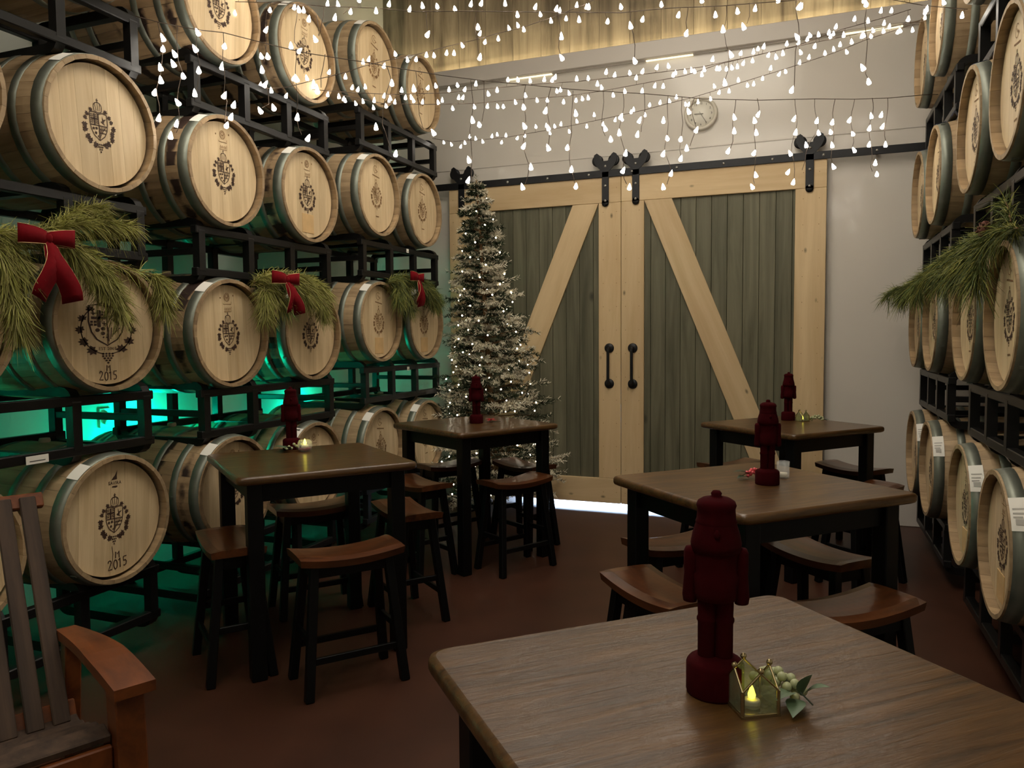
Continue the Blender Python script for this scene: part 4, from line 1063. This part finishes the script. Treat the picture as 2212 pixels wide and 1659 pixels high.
for li in range(nlev):
    z = .16+(TTOP-.22)*(li/(nlev-1)); t = (TTOP-z)/TTOP
    Rr = .02+.53*t**.72
    nbr = int(5+7*t)
    for b in range(nbr):
        az = 2*PI*b/nbr+li*1.7+random.uniform(-.25, .25); R = Rr*random.uniform(.5, 1.1)*(1.0 if random.random() > .10 else 1.2)
        o = axis(z); rise = random.uniform(-.05, .22)*R
        pts = [o+np.array([math.cos(az)*R*q, math.sin(az)*R*q, rise*q+.05*math.sin(q*3)*R]) for q in (.12, .5, .8, 1.0)]
        pts = [np.array([max(p[0], -.36) if p[1] < -.05 else p[0], min(p[1], 0.46), p[2]]) for p in pts]
        br.tube([tuple(p) for p in pts], [.005, .004, .003, .0015], 4, cap=False)
        tips.append(pts[-1]); tips.append(pts[2])
        twigs = [(pts[1], pts[3])]
        for q in (0.35, .55, .75, .9):
            base = pts[0]+(pts[3]-pts[0])*q
            for s in (-1, 1):
                if random.random() < .8:
                    a2 = az+s*random.uniform(.5, 1.0); Lt = R*random.uniform(.22, .40)+.03
                    twigs.append((base, base+np.array([math.cos(a2)*Lt, math.sin(a2)*Lt, random.uniform(-.25, .25)*Lt])))
        bf = random.random()
        if li == nlev-1 and b == 0: twigs.append((axis(TTOP-.16), axis(TTOP+.04)))
        for a, e in twigs:
            d = e-a; Lt = np.linalg.norm(d); d = d/Lt; n = int(24+Lt*170)
            tt = rng.random(n)*.95+.05; base = a+d*(tt*Lt)[:, None]
            side = rng.normal(size=(n, 3)); side -= d*(side@d)[:, None]; side /= np.linalg.norm(side, axis=1, keepdims=True)
            dirs = d*.75+side*.8; dirs /= np.linalg.norm(dirs, axis=1, keepdims=True)
            fl = (rng.random(n) < (.12+.50*(dirs[:, 2] > 0)))
            if bf < .30: fl[:] = rng.random(n) < .88
            elif bf > .62: fl[:] = rng.random(n) < .10
            ln = rng.uniform(.018, .036, n)
            for k, msk in ((gP, ~fl), (sP, fl)):
                k[0].append(base[msk]); k[1].append(dirs[msk]); k[2].append(ln[msk]); k[3].append(np.full(msk.sum(), .0048 if k is gP else .0078))
tag(br.build('branches', MT['twig'], tree), kind='stuff')
G = strips(*[np.concatenate(q) for q in gP]); S_ = strips(*[np.concatenate(q) for q in sP])
tag(obj('needles', blade_mesh('needles', [G], MT['treegreen']), tree), kind='stuff')
tag(obj('snow_flocking', blade_mesh('snow_flocking', [S_], MT['snow']), tree), kind='stuff')
fm = MB()
for k in range(4):
    a = k*PI/2+.4; fm.tube([(0, 0, .10), (math.cos(a)*.26, math.sin(a)*.26, .012)], .012, 6)
fm.build('stand', MT['black'], tree)
tl = empty('tree_light_string', (TX, TY, 0.1), 0, 'string of small warm white lights wound round the flocked tree', 'string lights')
TB = MB().sphere((0, 0, 0), .0066, 8, 5).mesh('bulb', MT['tbulb'])
tw = MB(); prev = []
nlt = 175
for k in range(nlt):
    q = (k+.5)/nlt; t = q**.62; z = TTOP-.10-(TTOP-.28)*t; az = k*2.399+random.uniform(-.3, .3)
    R = (.02+.51*((TTOP-z)/TTOP)**.72)*random.uniform(.80, 1.05); o = axis(z)
    p = (o[0]+math.cos(az)*R, min(o[1]+math.sin(az)*R, .5), z-.1)
    obj('bulb', TB, tl, p)
for k in range(160):
    z = TTOP-.15-(TTOP-.3)*k/159; az = k*.55; R = (.02+.50*((TTOP-z)/TTOP)**.72)*.80; o = axis(z)
    prev.append((o[0]+math.cos(az)*R, o[1]+min(math.sin(az)*R, .5), z-.1))
tw.tube(prev, .0018, 4).build('wire', MT['leafd'], tl)

# ------------------------------------------------------------------ pine garlands and velvet bows on the racks
def bent_blades(P0, D, L, W, droop):
    n = len(P0); S = np.cross(D, rng.normal(size=(n, 3))); S /= np.linalg.norm(S, axis=1, keepdims=True)+1e-9
    g = np.array([0, 0, -1.0])
    P1 = P0+D*(L*.5)[:, None]+g*(L*droop*.25)[:, None]; P2 = P0+D*L[:, None]+g*(L*droop)[:, None]
    w = W[:, None]/2
    V = np.stack([P0-S*w, P0+S*w, P1-S*w, P1+S*w, P2-S*w*.4, P2+S*w*.4], 1).reshape(-1, 3)
    b = np.arange(n)[:, None]*6
    Fc = np.concatenate([b+np.array([[0, 1, 3, 2]]), b+np.array([[2, 3, 5, 4]])])
    return V, Fc
def garland(label, sprays, mat, nden=1.0, cones=(), nl=(.055, .105)):
    o0 = Vector(sprays[0][0][0]); g = empty('pine_garland', o0, 0, label, 'garland', 'pine garlands on the barrels')
    parts = []; st = MB()
    for pts, dens in sprays:
        P = [np.array(p, float)-np.array(o0) for p in pts]
        st.tube([tuple(p) for p in P], .003, 5)
        for a, b in zip(P[:-1], P[1:]):
            d = b-a; L = np.linalg.norm(d); d = d/L; n = int(L*2800*dens*nden)
            tt = rng.random(n); base = a+d*(tt*L)[:, None]+rng.normal(size=(n, 3))*.006
            side = rng.normal(size=(n, 3)); side[:, 0] += .25*np.sign(-o0.x); side /= np.linalg.norm(side, axis=1, keepdims=True)
            dirs = d*.72+side*.74; dirs /= np.linalg.norm(dirs, axis=1, keepdims=True)
            ln = rng.uniform(nl[0], nl[1], n)
            parts.append(bent_blades(base, dirs, ln, rng.uniform(.0018, .0034, n), rng.uniform(.2, .75, n)))
    st.build('stems', MT['twig'], g)
    dk = []; lt = []
    for V, Fc in parts:      # a random share of needles is paler, highlights put into the colour
        n_ = len(V)//6; sel = rng.random(n_) < .35
        for m_, lst in ((~sel, dk), (sel, lt)):
            Vm = V.reshape(n_, 6, 3)[m_].reshape(-1, 3); b_ = np.arange(m_.sum())[:, None]*6
            lst.append((Vm, np.concatenate([b_+np.array([[0, 1, 3, 2]]), b_+np.array([[2, 3, 5, 4]])])))
    tag(obj('needles', blade_mesh('needles', dk, mat), g), kind='stuff')
    tag(obj('pale_needles', blade_mesh('pale_needles', lt, MT['needle3'] if mat is MT['needle'] else MT['needle']), g), kind='stuff')
    for c in cones:
        cm = MB().lathe([(1e-4, 0), (.016, .006), (.022, .02), (.018, .04), (.008, .058), (1e-4, .062)], 10)
        for k in range(24):
            a = k*2.4; zz = .006+.05*k/24; r = .022*math.sin(PI*(.15+.8*k/24))
            cm.box((r*math.cos(a), r*math.sin(a), zz), (.010, .008, .004), Matrix.Rotation(a, 3, 'Z') @ Matrix.Rotation(-.6, 3, 'Y'))
        cm.build('pine_cone', MT['cone'], g, Vector(c)-o0, (2.4, .4, 0))
    return g
X1 = -2.87
garland('large olive pine garland draped over the big-crest barrel at left',
        [([(X1, 1.93, 1.90), (X1, 2.09, 1.94), (X1, 2.23, 1.96), (X1, 2.40, 2.02), (X1, 2.54, 2.05)], 1.0), ([(X1-.02, 2.30, 1.99), (X1-.03, 2.45, 2.09), (X1-.04, 2.56, 2.11)], .8), ([(X1, 2.45, 2.02), (X1-.01, 2.58, 2.04), (X1-.02, 2.70, 2.045)], .6),
         ([(X1, 2.26, 1.96), (X1+.03, 2.35, 1.90), (X1+.04, 2.44, 1.82), (X1+.04, 2.50, 1.74)], 1.8), ([(X1+.02, 2.40, 1.92), (X1+.04, 2.49, 1.82), (X1+.045, 2.54, 1.72), (X1+.04, 2.56, 1.66)], 1.5),
         ([(X1+.03, 2.52, 1.87), (X1+.04, 2.66, 1.835), (X1+.04, 2.755, 1.83)], .12), ([(X1+.04, 2.75, 1.83), (X1+.05, 2.79, 1.78), (X1+.045, 2.81, 1.68)], 1.6),
         ([(X1, 2.05, 1.94), (X1+.04, 2.08, 1.86), (X1+.05, 2.10, 1.78)], 1.6), ([(X1+.03, 2.02, 1.90), (X1+.05, 2.04, 1.80), (X1+.05, 2.05, 1.70)], 1.4), ([(X1+.05, 2.09, 1.72), (X1+.055, 2.07, 1.66), (X1+.05, 2.08, 1.57)], 1.4)],
        MT['needle'])
garland('olive pine garland with red bow between two middle left barrels',
        [([(X1, 3.50, 1.84), (X1, 3.60, 1.89), (X1, 3.74, 1.90), (X1, 3.92, 1.90), (X1, 4.08, 1.86)], 1.0), ([(X1, 3.62, 1.87), (X1+.03, 3.55, 1.78), (X1+.04, 3.53, 1.66)], 1.5), ([(X1, 3.60, 1.84), (X1+.03, 3.66, 1.77), (X1+.04, 3.72, 1.72)], 1.3),
         ([(X1, 3.85, 1.88), (X1+.03, 3.98, 1.82), (X1+.04, 4.07, 1.76), (X1+.04, 4.09, 1.68)], 1.5), ([(X1, 3.95, 1.90), (X1+.02, 4.09, 1.85), (X1+.03, 4.14, 1.80)], 1.3), ([(X1, 3.80, 1.86), (X1+.03, 3.90, 1.80), (X1+.03, 3.96, 1.76)], 1.2)],
        MT['needle'])
garland('green pine garland with red bow over the left barrels by the tree',
        [([(X1, 4.98, 1.94), (X1, 5.15, 1.99), (X1, 5.35, 1.99), (X1, 5.58, 1.96), (X1, 5.76, 1.87)], 1.0), ([(X1, 5.12, 1.98), (X1+.03, 5.06, 1.88), (X1+.04, 5.06, 1.80)], 1.6), ([(X1, 5.2, 1.98), (X1+.03, 5.18, 1.86), (X1+.04, 5.22, 1.76)], 1.6),
         ([(X1, 5.45, 1.98), (X1+.03, 5.56, 1.90), (X1+.04, 5.70, 1.84)], 1.5), ([(X1, 5.50, 1.94), (X1+.03, 5.60, 1.86), (X1+.04, 5.66, 1.80)], 1.4)],
        MT['needle2'], cones=[(X1+.04, 5.16, 1.80)])
X2 = 0.70
garland('long green pine garland with cones over the right barrels',
        [([(X2, 3.25, 1.90), (X2, 3.65, 1.94), (X2, 4.20, 1.94), (X2, 4.80, 1.92), (X2, 5.30, 1.91), (X2-.03, 5.80, 1.87), (X2-.05, 6.12, 1.83)], .8),
         ([(X2, 3.55, 1.94), (X2-.05, 3.60, 1.84), (X2-.06, 3.62, 1.72)], 2.0), ([(X2, 3.80, 1.92), (X2-.05, 3.86, 1.84), (X2-.06, 3.90, 1.76)], 1.8), ([(X2, 4.15, 1.93), (X2-.04, 4.22, 1.85), (X2-.05, 4.30, 1.78)], 1.6),
         ([(X2, 4.55, 1.92), (X2-.04, 4.60, 1.85), (X2-.05, 4.66, 1.78)], 1.4), ([(X2, 5.25, 1.90), (X2-.05, 5.40, 1.84), (X2-.06, 5.42, 1.76)], 1.8), ([(X2, 5.70, 1.87), (X2-.07, 5.85, 1.82), (X2-.09, 5.95, 1.76)], 1.8),
         ([(X2-.03, 5.90, 1.86), (X2-.12, 6.15, 1.84), (X2-.17, 6.25, 1.80)], 1.0), ([(X2+.02, 3.45, 1.95), (X2+.03, 3.55, 2.02), (X2+.03, 3.62, 2.06)], .9)],
        MT['needle2'], nden=.5, nl=(.045, .12), cones=[(X2-.03, 3.62, 1.97), (X2-.02, 3.70, 1.965), (X2-.05, 3.92, 1.76)])

def ribbon(pts, wdir, W, n=1):
    """strip along pts, width vectors per point"""
    vs = []; fs = []
    for p, w in zip(pts, wdir):
        p = Vector(p); w = Vector(w)*(W/2); vs += [p-w, p+w]
    for i in range(len(pts)-1): fs.append((2*i, 2*i+1, 2*i+3, 2*i+2))
    return MB().add(vs, fs, True)
def bow(loc, rz, s, label, rx=0.0, tails=((-.035, -.225, .35), (.075, -.235, -.4))):
    """bow facing local -y; u = x, v = z"""
    b = empty('velvet_bow', loc, rz, label, 'bow', 'red velvet bows on the garlands'); b.rotation_euler = (0, rx, rz)
    def edged(name, pts, wd, W):
        o = ribbon([tuple(c*s for c in p) for p in pts], wd, W*s).build(name, MT['velvet'], b)
        so = o.modifiers.new('thickness', 'SOLIDIFY'); so.thickness = .0015*s
        for sg in (-1, 1):
            MB().tube([Vector(p)*s+Vector(w_)*(W*s/2*sg) for p, w_ in zip(pts, wd)], .0013, 4).build('gold_edge', MT['gold'], o)
        return o
    for sg in (-1, 1):
        pts = []; wd = []
        for k in range(13):
            t = k/12; a = 2*PI*t
            pts.append((sg*(.062-.062*math.cos(a))*.95, -.022*math.sin(a)-.012, .008*math.sin(PI*t)))
            wd.append((0.10*sg*math.sin(a), .0, (.55+.45*math.sin(PI*t))))
        edged('loop', pts, wd, .072)
    MB().lathe([(.010*s, -.016*s), (.015*s, -.008*s), (.015*s, .008*s), (.010*s, .016*s)], 12, c=(0, -.018*s, 0)).build('knot', MT['velvet'], b)
    for (ex, ez, tw_) in tails:
        pts = []; wd = []
        for k in range(9):
            t = k/8
            pts.append((ex*t+.018*math.sin(t*5)*(1 if tw_ > 0 else -1), -.020-.025*math.sin(PI*t), ez*t-.005))
            wd.append((math.cos(tw_*t*1.5)*(.45+.55*min(t*2.2, 1)), math.sin(tw_*t*1.5)*.6, .35*(1 if ex < 0 else .6)*(1 if ex < 0 else -1)*-t))
        edged('tail', pts, wd, .086)
bow((-2.79, 2.185, 1.925), PI/2, 1.02, 'large red velvet bow with gold edges on the big-crest barrel garland')
bow((-2.79, 3.66, 1.865), PI/2, 1.0, 'red velvet bow with gold edges on the middle left garland', tails=((.03, -.18, .3), (.09, -.19, -.4)))
bow((-2.79, 5.25, 1.985), PI/2+.1, 1.0, 'red velvet bow on the garland over the barrels by the tree', tails=((-.02, -.19, .35), (.02, -.21, -.4)))

# ------------------------------------------------------------------ slatted armchair at the lower left
CR, CG = MT['chairred'], MT['chairgrey']
ch = empty('slatted_armchair', (-1.81, 1.25, 0), math.radians(-26), 'red-brown wooden slatted armchair with curved arm at the lower left', 'chair')
for s in (-1, 1):
    # curved arm: x forward
    pr = []
    for k in range(11):
        t = k/10; x = -.52+.545*t; z = .625+.018*math.sin(PI*t)-.05*max(0, t-.55)**1.2
        wd = .055+.050*min(1, t*1.6); cy = s*(.255+.040*t)
        pr.append((x, cy, wd, z))
    vs = []; fs = []
    for x, cy, wd, z in pr:
        vs += [(x, cy-wd/2, z), (x, cy+wd/2, z), (x, cy+wd/2, z-.03), (x, cy-wd/2, z-.03)]
    for i in range(10):
        for k in range(4): fs.append((i*4+k, (i+1)*4+k, (i+1)*4+(k+1) % 4, i*4+(k+1) % 4))
    fs += [(0, 1, 2, 3), (43, 42, 41, 40)]
    MB().add(vs, fs).build('arm', CR, ch)
    MB().beam((-.02, s*.293, 0), (-.045, s*.288, .585), .075, .085, side=(1, 0, 0), bev=.004).build('front_post', CR, ch)
    MB().beam((-.56, s*.255, 0), (-.48, s*.262, .62), .045, .06, side=(1, 0, 0), bev=.003).build('rear_post', CR, ch)
    MB().beam((-.05, s*.25, .40), (-.58, s*.24, .28), .03, .09, bev=.003).build('side_rail', CR, ch)
for k in range(6):
    x = -.075-.075*k; z = .445-.016*k+.012*math.cos(k*1.1)
    MB().box((0, 0, 0), (.066, .50, .022), bev=.004).build('seat_slat', CG, ch, (x, 0, z), (0, .15, 0))
MB().box((-.045, 0, .375), (.028, .50, .12), bev=.004).build('front_apron', CR, ch)
for k in range(-3, 4):
    yb, yt = k*.066, k*.070
    MB().beam((0, 0, -.36), (0, 0, .36), .046, .016, side=(1, 0, 0), bev=.003).build('back_slat', CG, ch, (-.545, (yb+yt)/2, .70), (0, -.50, 0))
MB().box((0, 0, 0), (.026, .50, .05), bev=.004).build('top_rail', CR, ch, (-.725, 0, 1.00), (0, -.50, 0))
MB().box((0, 0, 0), (.030, .50, .06), bev=.004).build('lower_back_rail', CR, ch, (-.42, 0, .40), (0, -.50, 0))
